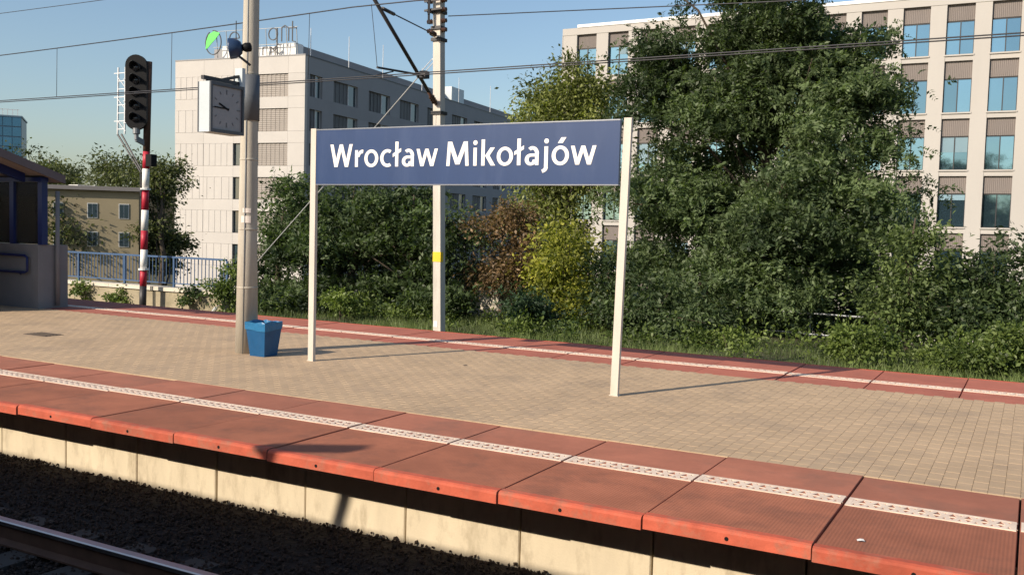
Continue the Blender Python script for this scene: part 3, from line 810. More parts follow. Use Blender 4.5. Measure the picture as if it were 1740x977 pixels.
# ------------------------------------------------------------------ parapet wall and blue railing (left)
WY = 19.0
pw = tag(empty('parapet_wall', (-28, WY, -0.95)), 'low weathered parapet wall with pale coping under the blue railing', 'wall')
MB().box(-14, 8.6, 0.0, 0.35, 0.0, 0.66).build('wall_body', 'old_wall', pw)
for k in range(10):
    MB().box(-14 + k * 2.26 + 0.006, -14 + (k + 1) * 2.26 - 0.006, -0.06, 0.41, 0.6605, 0.765 + rnd.uniform(-0.004, 0.004)).build('coping_stone', 'coping', pw)
rl = tag(empty('blue_railing', (-28, WY + 0.17, -0.185)), 'blue steel railing with upright bars on top of the parapet wall', 'railing')
RH = 0.88
MB().box(-14, 8.6, -0.03, 0.03, RH - 0.05, RH).build('top_rail', 'rail_blue', rl)
MB().box(-14, 8.6, -0.015, 0.015, 0.10, 0.13).build('bottom_rail', 'rail_blue', rl)
for k in range(12):
    MB().box(-14.03 + k * 2.057, -13.97 + k * 2.057, -0.025, 0.025, 0.0, RH - 0.051).build('post', 'rail_blue', rl)
BAL = MB().box(-0.009, 0.009, -0.009, 0.009, 0.13, RH - 0.05).mesh('baluster', 'rail_blue')
for k in range(161):
    link('baluster', BAL, rl, (-13.9 + k * 0.14, 0, 0))

# ------------------------------------------------------------------ platform shelter (left edge)
sh = tag(empty('platform_shelter', (-16.2, 11.3, 0)), 'grey and dark blue platform shelter with glass panes and pitched roof, cut by left edge', 'shelter')
MB().box(-12, 0, 0.0, 0.22, 0.0, 1.19).build('front_wall', 'shelter_wall', sh)
MB().box(-0.22, 0, 0.22, 0.62, 0.0, 1.185).build('end_wall', 'shelter_wall', sh)
MB().lathe([(0.04, 0.05), (0.04, 2.2)], (0.06, 0.36, 0), (0, 0, 1), 10).build('drainpipe', 'shelter_wall', sh, smooth=True)
pxs = [-0.09 + 0.16, -0.86, -2.0, -3.2, -4.4, -5.6, -6.8, -8.0]
pxs[0] = -0.02
for i, xx in enumerate(pxs):
    MB().box(xx - 0.06, xx + 0.06, 0.05, 0.17, 1.19, 2.36).build('frame_post', 'shelter_blue', sh)
for a, b_ in zip(pxs, pxs[1:]):
    pn = MB().box(b_ + 0.06, a - 0.06, 0.10, 0.108, 1.20, 2.355)
    pn.build('glass_pane', 'shelter_glass' if 'shelter_glass' in MATS else 'glass_dark', sh)
MB().box(-12, 0.05, 0.04, 0.18, 2.3605, 2.44).build('top_beam', 'shelter_blue', sh)
# roof plane rising towards the tracks
def roofz(y): return 2.41 + (0.35 - y) * 0.317
def slant(x0, x1, y0, y1, dz0, dz1):
    b = MB()
    P = lambda x, y, d: (x, y, roofz(y) + d)
    b.quad(P(x0, y0, dz1), P(x1, y0, dz1), P(x1, y1, dz1), P(x0, y1, dz1)); b.quad(P(x0, y1, dz0), P(x1, y1, dz0), P(x1, y0, dz0), P(x0, y0, dz0))
    b.quad(P(x0, y0, dz0), P(x1, y0, dz0), P(x1, y0, dz1), P(x0, y0, dz1)); b.quad(P(x1, y1, dz0), P(x0, y1, dz0), P(x0, y1, dz1), P(x1, y1, dz1))
    b.quad(P(x1, y0, dz0), P(x1, y1, dz0), P(x1, y1, dz1), P(x1, y0, dz1)); b.quad(P(x0, y1, dz0), P(x0, y0, dz0), P(x0, y0, dz1), P(x0, y1, dz1))
    return b
slant(-14, 0.15, -5.4, 0.42, -0.03, 0.03).build('roof_sheet', 'soffit', sh)
slant(0.151, 0.21, -5.4, 0.42, -0.05, 0.10).build('fascia', 'roof_grey', sh)
for xx in (-0.35, -2.6, -5.6, -8.6):
    slant(xx - 0.05, xx + 0.05, -5.3, -0.05, -0.19, -0.031).build('rafter', 'shelter_blue', sh)
for xx in (-2.6, -5.6, -8.6):
    MB().box(xx - 0.06, xx + 0.06, -2.6, -2.48, 0.0, roofz(-2.54) - 0.19).build('column', 'shelter_blue', sh)
MB().box(-7.5, -0.45, -1.86, -1.80, 0.12, 2.15).build('unseen_shade_screen', 'shelter_wall', sh)  # unseen screen, added to cast shade on the front wall and paving
for xx in (-0.5, -2.8, -5.1, -7.4): MB().box(xx - 0.04, xx + 0.04, -1.795, -1.72, 0.0, 2.2).build('shade_screen_post', 'shelter_blue', sh)  # posts of the added shading screen
b = MB()
b.tube([(-12, -0.07, 0.985), (-0.30, -0.07, 0.985), (-0.22, -0.07, 0.95), (-0.22, -0.07, 0.70), (-0.30, -0.07, 0.67), (-12, -0.07, 0.67)], 0.024, 8)
b.build('handrail', 'shelter_blue', sh, smooth=True)
for xx in (-0.5, -2.0, -3.5):
    MB().bar((xx, -0.07, 0.67), (xx, 0.0, 0.62), 0.02).build('handrail_bracket', 'shelter_blue', sh)

# ------------------------------------------------------------------ buildings
def place(o, p, ang): o.location = p; o.rotation_euler = (0, 0, ang)

# white office block parallel to the line
BX0, BY, BZ0 = -31.75, 65.0, -5.7
ob = tag(empty('office_block', (BX0, BY, BZ0)), 'cream stone office block with blue windows behind the tall tree at right', 'building')
NB, BAYW, WW, OFF = 19, 2.5066, 1.58, 1.16
top_z = 16.85 - BZ0
BWID = OFF + NB * BAYW
rows = [13.21 - 3.517 * k - BZ0 for k in range(6)]        # window bottoms
MB().box(0.02, BWID, 0.50, 18, 0, top_z - 0.3).build('core', 'spandrel', ob)
xp = [(-0.0, OFF)] + [(OFF + k * BAYW + WW, OFF + (k + 1) * BAYW) for k in range(NB)]
for a, c in xp:
    MB().box(a, c, 0.0, 0.52, 0, top_z - 0.62).build('pier', 'stone_white', ob)
MB().box(-0.02, BWID + .02, -0.03, 0.54, top_z - 0.62, top_z - 0.12).build('top_band', 'stone_white', ob)
MB().box(-0.05, 0.018, 0.0, 18, 0, top_z - 0.63).build('side_wall', 'stone_white', ob)
MB().box(1.2, BWID + .05, -0.08, 18, top_z - 0.119, top_z + 0.10).build('roof_edge', 'roof_white', ob)
SILL = MB().box(-0.0, WW, 0.03, 0.52, -0.42, -0.06).mesh('sill_band', 'stone_white')
LEDGE = MB().box(-0.06, WW + 0.06, -0.05, 0.03, -0.13, -0.04).mesh('ledge', 'stone_white')
SPAN = MB().box(0.0, WW, 0.20, 0.50, 2.04, 3.10).mesh('spandrel_panel', 'spandrel')
fb = MB(); t = 0.05
fb.box(0, t, 0.24, 0.32, -0.06, 2.04).box(WW - t, WW, 0.24, 0.32, -0.06, 2.04).box(t, WW - t, 0.24, 0.32, -0.06, 0.0).box(t, WW - t, 0.24, 0.32, 1.97, 2.04).box(WW / 2 - 0.03, WW / 2 + 0.03, 0.24, 0.32, 0.0, 1.97)
FRM = fb.mesh('window_frame', 'frame_dark')
PANE = [MB().quad((t, 0.29, 0.0), (WW / 2 - 0.03, 0.29 + e, 0.0), (WW / 2 - 0.03, 0.29 + e, 1.97), (t, 0.29, 1.97)).mesh('pane', 'glass_blue') for e in (0.0, 0.004, -0.004, 0.009, -0.008)]
for k in range(NB):
    xk = OFF + k * BAYW
    for zr in rows:
        if zr < -0.2: continue
        link('sill_band', SILL, ob, (xk, 0, zr)); link('ledge', LEDGE, ob, (xk, 0, zr)); link('spandrel_panel', SPAN, ob, (xk, 0, zr))
        f = link('window_frame', FRM, ob, (xk, 0, zr))
        link('pane', rnd.choice(PANE), f, (0, 0, 0)); link('pane', rnd.choice(PANE), f, (WW / 2 - 0.02, 0, 0))
        if rnd.random() < 0.28:
            bh = rnd.uniform(0.3, 1.5); hx = rnd.choice(((t, WW - t), (t, WW / 2 - .03), (WW / 2 + .03, WW - t)))
            MB().box(hx[0], hx[1], 0.270, 0.2845, 1.97 - bh, 1.969).build('blind', 'blind', f).location = (0, 0, 0)

# pale office wing seen corner-on at left: local x along the long side, local y across
LBp = Vector((-65.35, 75.0, -5.7)); dirL = Vector((-0.12, 0.993, 0)); ang = math.atan2(dirL.y, dirL.x)
lb = tag(empty('office_wing', LBp, ang), 'pale panelled office wing seen corner-on behind the clock and signal', 'building')
LT = 18.68 + 5.7; LW, LL = 16.4, 86.0
ftop = [16.95 + 5.7 - 3.5 * k for k in range(6)]     # window tops
# end wall (local x = 0 plane, facing the railway; local y runs to the left)
MB().box(0.45, LL, 0.45, LW - 0.05, 0, LT - 0.25).build('core', 'clad_grey', lb)
def endpanel(y0, y1, z0, z1, m='clad', x0=0.0, nm='cladding_panel'):
    return MB().box(x0, 0.452, y0 + 0.008, y1 - 0.008, z0 + 0.008, z1 - 0.008).build(nm, m, lb)
ycols = [(0.0, 2.02), (5.80, 7.86), (8.76, LW)]
for k, zt in enumerate(ftop):
    zb = zt - 2.32; nxt = (ftop[k - 1] - 2.32) if k else LT
    # band above the windows
    for y0, y1 in ((0.0, 2.02), (2.02, 5.8), (5.8, 7.86), (7.86, 8.76), (8.76, 12.6), (12.6, LW)):
        endpanel(y0, y1, zt, nxt)
    for y0, y1 in ((0.0, 2.02), (5.8, 7.86)): endpanel(y0, y1, zb, zt)
    for y0, y1 in ((8.76, 12.6), (12.6, LW)): 
        n = 8 if (k + int(y0)) % 2 else 10; w = (y1 - y0 - 0.04) / n
        b = MB()
        for i in range(n):
            b.box(-0.03 + 0.025 * ((i * 7 + k) % 2), 0.452, y0 + 0.02 + i * w + 0.004, y0 + 0.02 + (i + 1) * w - 0.004, zb + 0.01, zt - 0.01)
        b.build('ribbed_panel', 'clad', lb)
    sp = MB()
    for i in range(14):
        w = 3.74 / 14; sp.box(0.14 + 0.03 * (i % 2), 0.45, 2.04 + i * w, 2.04 + (i + 1) * w - 0.003, zb + 0.03, zt - 0.03)
    sp.build('shutter', 'shutter', lb)
    f = MB().box(0.20, 0.28, 7.88, 7.95, zb, zt).box(0.20, 0.28, 8.67, 8.74, zb, zt).box(0.20, 0.28, 7.95, 8.67, zb, zb + 0.07).box(0.20, 0.28, 7.95, 8.67, zt - 0.07, zt).build('window_frame', 'frame_dark', lb)
    MB().box(0.25, 0.26, 7.95, 8.67, zb + 0.07, zt - 0.07).build('pane', 'glass_dark', f)
endpanel(0, LW, 0, ftop[-1] - 2.32)
MB().box(-0.04, 0.5, -0.04, LW, LT + 0.002, LT + 0.12).build('end_coping', 'clad_grey', lb)
# long side (local y = 0 plane): window groups
groups = [(0.85, 3.15)] + [(5.3 + 7.27 * i, 5.3 + 7.27 * i + 4.9) for i in range(11)]
xedge = [0.46]
for a, c in groups: xedge += [a, c]
xedge.append(LL)
for k, zt in enumerate(ftop):
    zb = zt - 2.25; nxt = (ftop[k - 1] - 2.25) if k else LT
    MB().box(0.46, LL, 0.0, 0.452, zt, nxt).build('wall_band', 'clad_grey', lb)
    for i in range(0, len(xedge), 2):
        MB().box(xedge[i], xedge[i + 1], 0.0, 0.451, zb, zt).build('wall_pier', 'clad_grey', lb)
    for i, (a, c) in enumerate(groups):
        wd = c - a; gx = a + wd * (0.55 if i == 0 else 0.64)
        if (i * 5 + k * 3) % 7 == 2 and i: gx = a + wd * 0.5
        lv = MB(); n = max(4, int((gx - a) / 0.35)); w = (gx - a) / n
        for q in range(n): lv.box(a + q * w + 0.01, a + (q + 1) * w - 0.01, 0.24 + 0.03 * (q % 2), 0.45, zb + 0.02, zt - 0.02)
        lv.build('louvre', 'louvre', lb)
        f = MB().box(gx, gx + 0.13, 0.18, 0.34, zb, zt).box(c - 0.07, c, 0.26, 0.34, zb, zt).box(gx + 0.13, c - 0.07, 0.26, 0.34, zt - 0.07, zt).box(gx + 0.13, c - 0.07, 0.26, 0.34, zb, zb + 0.07).build('window_frame', 'frame_light', lb)
        MB().box(gx + 0.13, c - 0.07, 0.30, 0.31, zb + 0.07, zt - 0.07).build('pane', 'glass_dark', f)
MB().box(0.46, LL, 0.0, 0.452, 0, ftop[-1] - 2.25).build('wall_base', 'clad_grey', lb)
MB().box(0.5, LL, -0.05, 0.45, LT + 0.002, LT + 0.10).build('long_coping', 'frame_dark', lb)
pen = MB().box(2.6, LL - 3, 2.6, LW - 3, LT, LT + 1.62).build('penthouse', 'clad_grey', lb)
MB().box(37, 41, 1.4, 4, LT + 0.1, LT + 2.4).build('plant_box', 'clock_case', lb)
b = MB()
for y0, y1, z1 in ((2.0, 4.4, 1.55), (4.6, 6.6, 1.3), (7.0, 9.2, 1.5), (9.4, 11.2, 1.6)):
    MB().box(1.2, 2.55, y0, y1, LT - 0.2, LT + z1).build('roof_unit', 'roof_white', lb)
for i in range(7):
    xr = (2.4, 9.5, 17, 27, 38, 49, 58)[i]
    MB().lathe([(0.05, LT), (0.035, LT + 3.2 + (i % 3) * 0.5)], (xr, 0.8 if i else 1.0, 0), (0, 0, 1), 6).build('lightning_rod', 'galv', lb)
# roof sign: thin letters in open outline and a round green emblem
rs_ = tag(empty('roof_sign', LBp + Vector((0, 0, LT)), ang), 'thin outline lettering with a green round emblem on the pale wing roof', 'sign')
b = MB()
for i in range(30):
    a0, a1 = 2 * math.pi * i / 30, 2 * math.pi * (i + 1) / 30
    if 0.15 < (i / 30) < 0.22: continue
    b.bar((0.6, 11.9 + 1.0 * math.cos(a0), 1.9 + 1.25 * math.sin(a0)), (0.6, 11.9 + 1.0 * math.cos(a1), 1.9 + 1.25 * math.sin(a1)), 0.09)
b.build('emblem_ring', 'dark_steel', rs_)
MB().prism([(12.85, 1.2), (12.75, 2.1), (12.45, 2.75), (11.8, 3.05), (11.0, 2.85), (11.5, 2.3), (12.1, 1.8), (12.5, 1.4)], 0.50, 0.56, 'YZ').build('emblem_leaf', 'emblem_green', rs_)
def lstroke(pts, nm='letter'):
    b = MB()
    for p, q in zip(pts, pts[1:]): b.bar((0.6, p[0], p[1]), (0.6, q[0], q[1]), 0.09)
    return b.build(nm, 'dark_steel', rs_)
def loop(cy, cz, ry, rz, a0=0, a1=360, n=16):
    return [(cy - ry * math.cos(math.radians(a0 + (a1 - a0) * i / n)), cz + rz * math.sin(math.radians(a0 + (a1 - a0) * i / n))) for i in range(n + 1)]
lstroke([(9.85, 2.2)] + loop(9.2, 2.2, 0.62, 0.65, 180 - 180, 300)); lstroke([(8.1, 1.5), (8.1, 3.6)]); lstroke([(7.8, 2.2)] + loop(7.2, 2.2, 0.6, 0.65, 0, 300))
lstroke(loop(4.35, 2.4, 0.55, 0.6) ); lstroke([(3.85, 3.0), (3.85, 1.2), (4.3, 0.9), (4.8, 1.1)])
lstroke([(3.3, 1.6), (3.3, 3.0), (2.9, 3.2), (2.45, 2.9), (2.45, 1.6)]); lstroke([(2.0, 3.6), (2.0, 1.6), (1.6, 1.5)]); lstroke([(2.35, 2.9), (1.5, 2.9)])
lstroke([(5.6, 0.3), (5.6, 1.1), (5.0, 1.1)]); lstroke([(4.6, 0.3), (4.6, 1.1), (4.2, 0.7), (3.8, 1.1), (3.8, 0.3)])
fr = MB()
for y in np.linspace(1.6, 11.6, 9): fr.bar((1.0, y, 0), (0.7, y, 3.0), 0.06)
fr.bar((0.75, 1.5, 1.4), (0.75, 12, 1.4), 0.06).bar((0.75, 1.5, 3.05), (0.75, 12, 3.05), 0.05)
fr.build('support_frame', 'grey_steel', rs_)

# beige house low behind the fence
HY = 47.0
hp0 = at(236, 326, HY)
hs_ = tag(empty('beige_house', (hp0.x, HY, -5.7), 0.75), 'low olive beige house with dark flat roof edge beyond the fence at left', 'house')
HT = hp0.z + 5.7; HW = 7.4
MB().box(-HW, 0, 0, 7, 0, HT).build('wall', 'house_wall', hs_)
MB().box(-HW - 0.35, 0.3, -0.4, 7.4, HT + 0.002, HT + 0.28).build('roof', 'house_roof', hs_)
for xw in (-0.46 * HW, -0.18 * HW, -0.76 * HW):
    for zz in (HT - 1.95, HT - 3.95):
        f = MB().box(xw, xw + 0.68, -0.05, 0.03, zz, zz + 1.05).build('window', 'frame_light', hs_)
        for q in (0.05, 0.36): MB().box(xw + q, xw + q + 0.27, -0.07, -0.051, zz + 0.05, zz + 1.0).build('pane', 'glass_dark', f)
wp = at(118, 318, 85.0)
wh = tag(empty('white_roofed_house', (wp.x, 85, -5.7)), 'distant house with bright white roof boxes just above the beige house', 'house')
MB().box(0, 9.5, 0, 10, 0, wp.z + 5.2).build('wall', 'house_wall', wh)
for k, (a, c) in enumerate(((0.1, 2.0), (2.3, 5.4), (5.9, 8.6))):
    MB().box(a, c, -0.2, 9, wp.z + 5.202, wp.z + 6.0 - 0.15 * k).build('roof_box', 'roof_white', wh)

# glass tower far left
TY = 205.0
t1 = at(38, 200, TY)
tw = tag(empty('glass_tower', (t1.x, TY, -5.7), 0.9), 'distant blue glass office tower rising above the shelter roof at left edge', 'building')
TH = t1.z + 5.7; TWd = 34.0
MB().box(-TWd, -0.3, 0.3, 22, 0, TH).build('core', 'tower_frame', tw)
nfl, ncl = 11, 12
for i in range(nfl):
    z0 = 4 + i * (TH - 4) / nfl; z1 = 4 + (i + 1) * (TH - 4) / nfl
    for j in range(ncl):
        x0 = -TWd + j * (TWd - 0.3) / ncl; x1 = -TWd + (j + 1) * (TWd - 0.3) / ncl
        MB().box(x0 + 0.10, x1 - 0.10, 0.12, 0.29, z0 + 0.3, z1 - 0.1).build('pane', 'tower_glass', tw)
MB().box(-TWd, 0.0, 0, 22, TH + 0.003, TH + 0.5).build('roof_edge', 'tower_frame', tw)
for j in range(16): MB().bar((-1.5 - j * 1.5, 1, TH + 0.5), (-1.5 - j * 1.5, 1, TH + 2.6), 0.2).build('roof_post', 'galv', tw)
MB().bar((-26, 1.0, TH + 2.5), (-1.0, 1.0, TH + 2.5), 0.2).build('roof_beam', 'galv', tw)

# small concrete block in the undergrowth
cp = at(836, 548, 23.2)
cb = tag(MB().box(-0.55, 0.35, 0, 0.6, 0, 0.75).box(-0.62, 0.42, -0.06, 0.66, 0.751, 0.84).build('concrete_block', 'coping'), 'small pale concrete block in the undergrowth below the reddish tree', 'block')
cb.location = (cp.x, 23.2, -0.86)
# added bars standing in for rail lines reflected in the train window
p0, p1 = at(1270, 524, 24.5), at(1490, 540, 24.5)
gr = tag(empty('reflection_bars', ((p0.x + p1.x) / 2, 24.5, -0.86)), 'two low grey bars standing in for reflected rail lines under the tall tree', 'railing')
hl = (p1.x - p0.x) / 2 + 0.3
for zz in (p0.z + 0.86, p0.z + 0.86 - 0.52): MB().tube([(-hl, 0, zz), (hl, 0, zz - 0.05)], 0.028, 8).build('bar', 'grey_steel', gr)
for xx in (-hl + 0.1, 0, hl - 0.1): MB().tube([(xx, 0.03, 0), (xx, 0.03, p0.z + 0.86)], 0.025, 8).build('post', 'grey_steel', gr)

# ------------------------------------------------------------------ trees, shrubs, grass
def norm(a): return a / np.maximum(np.linalg.norm(a, axis=-1, keepdims=True), 1e-9)

def leaves(P, A, Lg, wd, r, jit=0.25):
    """leaf blades at P along axes A -> (n,4,3)"""
    n = len(P)
    N = norm(r.normal(size=(n, 3)) + np.array([0, -0.25, 0.9]))
    S = norm(np.cross(A, N)); N = np.cross(S, A)
    k_ = r.uniform(0.55, 1.5, (n, 1)) ** 1.2
    L_ = Lg * k_; w_ = wd * k_ * r.uniform(0.8, 1.25, (n, 1))
    mid = P + A * L_ * 0.45 - N * L_ * 0.06
    return np.stack([P, mid + S * w_ * 0.5 + N * w_ * 0.2, P + A * L_ - N * L_ * 0.12, mid - S * w_ * 0.5 + N * w_ * 0.2], 1)

def crown_mesh(lobes, clumps, per, leaf, width, spread, seed, material, pinnate=0, droop=0.25, shell=0.45, flat=0.6, bough=9):
    r = np.random.default_rng(seed)
    w = np.array([(l[3] * l[4] * l[5]) ** 0.66 * (l[6] if len(l) > 6 else 1) for l in lobes]); w /= w.sum()
    # boughs first, then leaf clumps spread flat along each bough
    nb = max(5, int(clumps / bough))
    bi = r.choice(len(lobes), nb, p=w)
    Lb = np.array([l[:6] for l in lobes])[bi]
    d = norm(r.normal(size=(nb, 3)) * np.array([1, 1, 0.9]))
    rad = (shell + (1 - shell) * r.random(nb) ** 0.6) * (1 + 0.18 * np.sin(d[:, 0] * 5 + bi) * np.cos(d[:, 2] * 6 + bi * 2) + r.normal(0, 0.06, nb))
    BC = Lb[:, :3] + d * rad[:, None] * Lb[:, 3:6]
    bs = np.sqrt(Lb[:, 3] * Lb[:, 5])[:, None] * r.uniform(0.14, 0.30, (nb, 1)) + spread * 0.5
    bt = np.clip(r.normal(0.5, 0.25, nb), 0, 1)
    idx = r.choice(nb, clumps)
    q = r.normal(size=(clumps, 3))
    dev = q * bs[idx] * np.array([1, 1, 0.42])
    dev[:, 2] -= 0.35 * np.linalg.norm(dev[:, :2], axis=1) * droop * 2
    C = BC[idx] + dev
    d = norm(d[idx] * 0.5 + norm(dev))
    ct_ = np.clip(bt[idx] + r.normal(0, 0.12, clumps), 0, 1)
    n = clumps * per
    ci = np.repeat(np.arange(clumps), per)
    sz = r.uniform(0.6, 1.35, clumps)[ci][:, None]
    off = r.normal(size=(n, 3)) * spread * sz * np.array([1, 1, flat])
    P = C[ci] + off
    A = norm(norm(off + d[ci] * spread * 0.6) * 0.9 + r.normal(size=(n, 3)) * 0.55 + np.array([0, 0, -droop]))
    tint = np.clip(ct_[ci] + r.normal(0, 0.16, n), 0, 1)
    if pinnate:
        Ps, As, Ts = [], [], []
        fl = leaf * pinnate * 0.55
        N = norm(r.normal(size=(n, 3)) + np.array([0, -0.2, 0.9])); S = norm(np.cross(A, N))
        FL = fl * r.uniform(0.7, 1.2, (n, 1))
        for q in range(pinnate):
            t = (q + 0.6) / pinnate
            base = P + A * FL * t + np.array([0, 0, -0.25]) * FL * t * t
            for s in (-1, 1):
                Ps.append(base); As.append(norm(A * 0.45 + S * s + r.normal(size=(n, 3)) * 0.15)); Ts.append(np.clip(tint + r.normal(0, .06, n), 0, 1))
        P, A, tint = np.concatenate(Ps), np.concatenate(As), np.concatenate(Ts)
    return quads_mesh('crown', leaves(P, A, leaf, width, r), tint, material), C

def tree(name, label, cat, base, lobes, clumps, per, leaf, width, spread, material, seed, trunk_r=0.12, limbs=14, group=None, trunk_top=None, pinnate=0, droop=0.25, shell=0.45, flat=0.6, stems=1):
    base = Vector(base)
    o = tag(empty(name, base), label, cat, group)
    rel = [(l[0] - base.x, l[1] - base.y, l[2] - base.z, *l[3:]) for l in lobes]
    me, C = crown_mesh(rel, clumps, per, leaf, width, spread, seed, material, pinnate, droop, shell, flat)
    link('crown', me, o)
    r = random.Random(seed); b = MB()
    top = max(l[2] + l[5] * 0.4 for l in rel) if trunk_top is None else trunk_top
    cx = sum(l[0] for l in rel) / len(rel); cy = sum(l[1] for l in rel) / len(rel)
    for s in range(stems):
        sx, sy = (r.uniform(-.35, .35), r.uniform(-.2, .2)) if stems > 1 else (0, 0)
        pts = []; N = 7
        for i in range(N):
            t = i / (N - 1)
            pts.append(Vector((sx * (1 + 2 * t) + cx * t * t * 0.7 + r.uniform(-1, 1) * 0.05 * top * t * (1 - t) * 2, sy * (1 + 2 * t) + cy * t * t * 0.7, -0.15 + (top + 0.15) * t)))
        tr = trunk_r / math.sqrt(stems)
        b.tube(pts, [tr * (1.25 - 1.05 * (i / (N - 1))) for i in range(N)], 9)
        pick = np.random.default_rng(seed + s).choice(len(C), min(limbs, len(C)), replace=False)
        for q in pick:
            e = Vector(C[q]); t = min(0.9, max(0.15, (e.z / max(top, .1)) * r.uniform(0.45, 0.75)))
            i = min(N - 2, int(t * (N - 1))); f = t * (N - 1) - i
            st = pts[i].lerp(pts[i + 1], f); md = st.lerp(e, 0.5) + Vector((r.uniform(-.1, .1), r.uniform(-.1, .1), r.uniform(0.0, 0.18) * (e - st).length))
            lr = tr * (1.15 - t) * 0.42
            b.tube([st, md, e], [lr, lr * 0.6, lr * 0.18], 5)
    b.build('trunk', 'bark', o, smooth=True)
    return o

def lobe(px, py, Y, wpx, hpx, depth=None, wgt=1.0):
    """ellipsoid whose outline spans wpx by hpx pixels of the photograph at depth Y"""
    c = at(px, py, Y); s = (at(px + 50, py, Y) - at(px - 50, py, Y)).length / 100 * 0.93; s2 = abs(at(px, py + 50, Y).z - at(px, py - 50, Y).z) / 100
    rx = wpx / 2 * s; rz = hpx / 2 * s2
    return (c.x, c.y, c.z, rx, depth if depth else rx * 0.8, rz, wgt)
def gb(px, Y, z=-0.85): p = at(px, 500, Y); return (p.x, Y, z)

# tall locust-like tree
tree('tall_tree', 'tall feathery-leaved green tree rising out of the top of the picture before the office block', 'tree', gb(1290, 26.5),
     [lobe(1290, 420, 26, 440, 240, 2.6, 1.5), lobe(1140, 410, 25.2, 150, 300, 1.8, 1.1), lobe(1400, 330, 25.6, 200, 170, 1.7), lobe(1240, 250, 26, 330, 190, 2.2, 1.5), lobe(1440, 240, 25.5, 130, 110, 1.2),
      lobe(1390, 165, 25.6, 230, 90, 1.4, 1.4), lobe(1465, 75, 25.6, 200, 110, 1.5, 1.2), lobe(1330, 80, 26.0, 200, 130, 1.3, 1.7), lobe(1290, 180, 25.6, 200, 110, 1.3, 1.5), lobe(1135, 160, 26, 90, 220, 1.4, 1.9), lobe(1245, 50, 26.4, 260, 130, 1.9, 1.4), lobe(1240, 150, 26.2, 240, 150, 1.4, 1.5), lobe(1360, -60, 26.2, 420, 170, 2.2, .8), lobe(1200, -60, 26.2, 220, 130, 1.8, .7),
      lobe(1450, 480, 25.2, 110, 130, 1.1, .8), lobe(1200, 520, 24.2, 190, 110, 1.1, .9)],
     860, 38, 0.105, 0.046, 0.30, 'leaf_locust', 11, trunk_r=0.19, limbs=46, pinnate=5, droop=0.5, flat=0.45)
# dark bushy trees at left of the square mast
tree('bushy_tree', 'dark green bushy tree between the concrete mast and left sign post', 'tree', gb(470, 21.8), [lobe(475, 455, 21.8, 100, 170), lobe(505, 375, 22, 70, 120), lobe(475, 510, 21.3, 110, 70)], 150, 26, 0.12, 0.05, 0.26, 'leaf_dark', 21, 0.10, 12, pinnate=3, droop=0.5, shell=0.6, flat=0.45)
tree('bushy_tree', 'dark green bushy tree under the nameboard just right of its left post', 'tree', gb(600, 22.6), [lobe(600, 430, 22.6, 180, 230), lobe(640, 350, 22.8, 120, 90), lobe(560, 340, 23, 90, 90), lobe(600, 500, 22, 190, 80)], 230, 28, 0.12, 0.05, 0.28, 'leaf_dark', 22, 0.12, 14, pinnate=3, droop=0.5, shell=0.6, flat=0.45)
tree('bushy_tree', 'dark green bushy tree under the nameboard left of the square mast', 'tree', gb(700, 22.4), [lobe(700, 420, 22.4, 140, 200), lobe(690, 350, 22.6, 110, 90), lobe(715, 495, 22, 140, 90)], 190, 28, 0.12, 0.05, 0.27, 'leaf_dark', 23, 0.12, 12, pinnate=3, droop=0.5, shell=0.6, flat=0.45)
tree('slender_tree', 'dark slender tree just right of the square concrete mast', 'tree', gb(790, 22.8), [lobe(785, 440, 22.8, 60, 170), lobe(790, 510, 22.4, 70, 80)], 90, 40, 0.10, 0.05, 0.2, 'leaf_dark', 24, 0.07, 10)
tree('reddish_tree', 'reddish brown autumn tree under the nameboard right of the square mast', 'tree', gb(850, 23.0), [lobe(850, 440, 23.0, 90, 170), lobe(855, 385, 23.0, 80, 80)], 230, 42, 0.10, 0.042, 0.22, 'leaf_red', 25, 0.07, 14)
tree('columnar_tree', 'tall narrow olive-green tree behind the right half of the nameboard', 'tree', gb(960, 26.0), [lobe(950, 360, 26, 100, 220), lobe(950, 230, 26, 90, 140), lobe(915, 180, 26, 40, 110), lobe(975, 150, 26, 45, 110), lobe(1010, 170, 26.2, 40, 120), lobe(990, 270, 26, 80, 120), lobe(935, 235, 25.8, 60, 150, None, 1.4)], 850, 42, 0.12, 0.05, 0.24, 'leaf_ivy', 26, 0.16, 16, flat=0.9)
tree('yellow_tree', 'yellowish green leafy shrub tree below the right half of the nameboard', 'tree', gb(962, 22.8), [lobe(962, 440, 22.8, 95, 130), lobe(985, 500, 22.6, 90, 90), lobe(935, 490, 22.9, 60, 90)], 210, 42, 0.11, 0.05, 0.23, 'leaf_yellow', 27, 0.08, 12)
tree('round_bush', 'low round dark green bush below the yellowish shrub tree', 'bush', gb(905, 20.8), [lobe(905, 530, 20.8, 75, 60)], 80, 40, 0.09, 0.045, 0.15, 'leaf_blue', 28, 0.04, 8)
tree('dark_shrub', 'dark shrub directly left of the right sign post', 'bush', gb(1030, 22.6), [lobe(1030, 480, 22.6, 40, 110), lobe(1040, 525, 22, 60, 70)], 120, 44, 0.10, 0.045, 0.2, 'leaf_dark', 29, 0.06, 10)
tree('dark_shrub', 'leafy dark shrub at the foot of the tall tree right of the right sign post', 'bush', gb(1110, 22.4), [lobe(1110, 520, 22.4, 130, 110), lobe(1180, 545, 22, 120, 70)], 170, 44, 0.11, 0.045, 0.24, 'leaf_locust', 30, 0.06, 10)
tree('young_tree', 'young leafy tree reaching in front of the right office windows', 'tree', gb(1545, 22.6), [lobe(1540, 480, 22.6, 120, 150), lobe(1588, 385, 22.6, 55, 70), lobe(1535, 420, 22.8, 60, 70)], 170, 42, 0.10, 0.045, 0.21, 'leaf_young', 31, 0.08, 18)
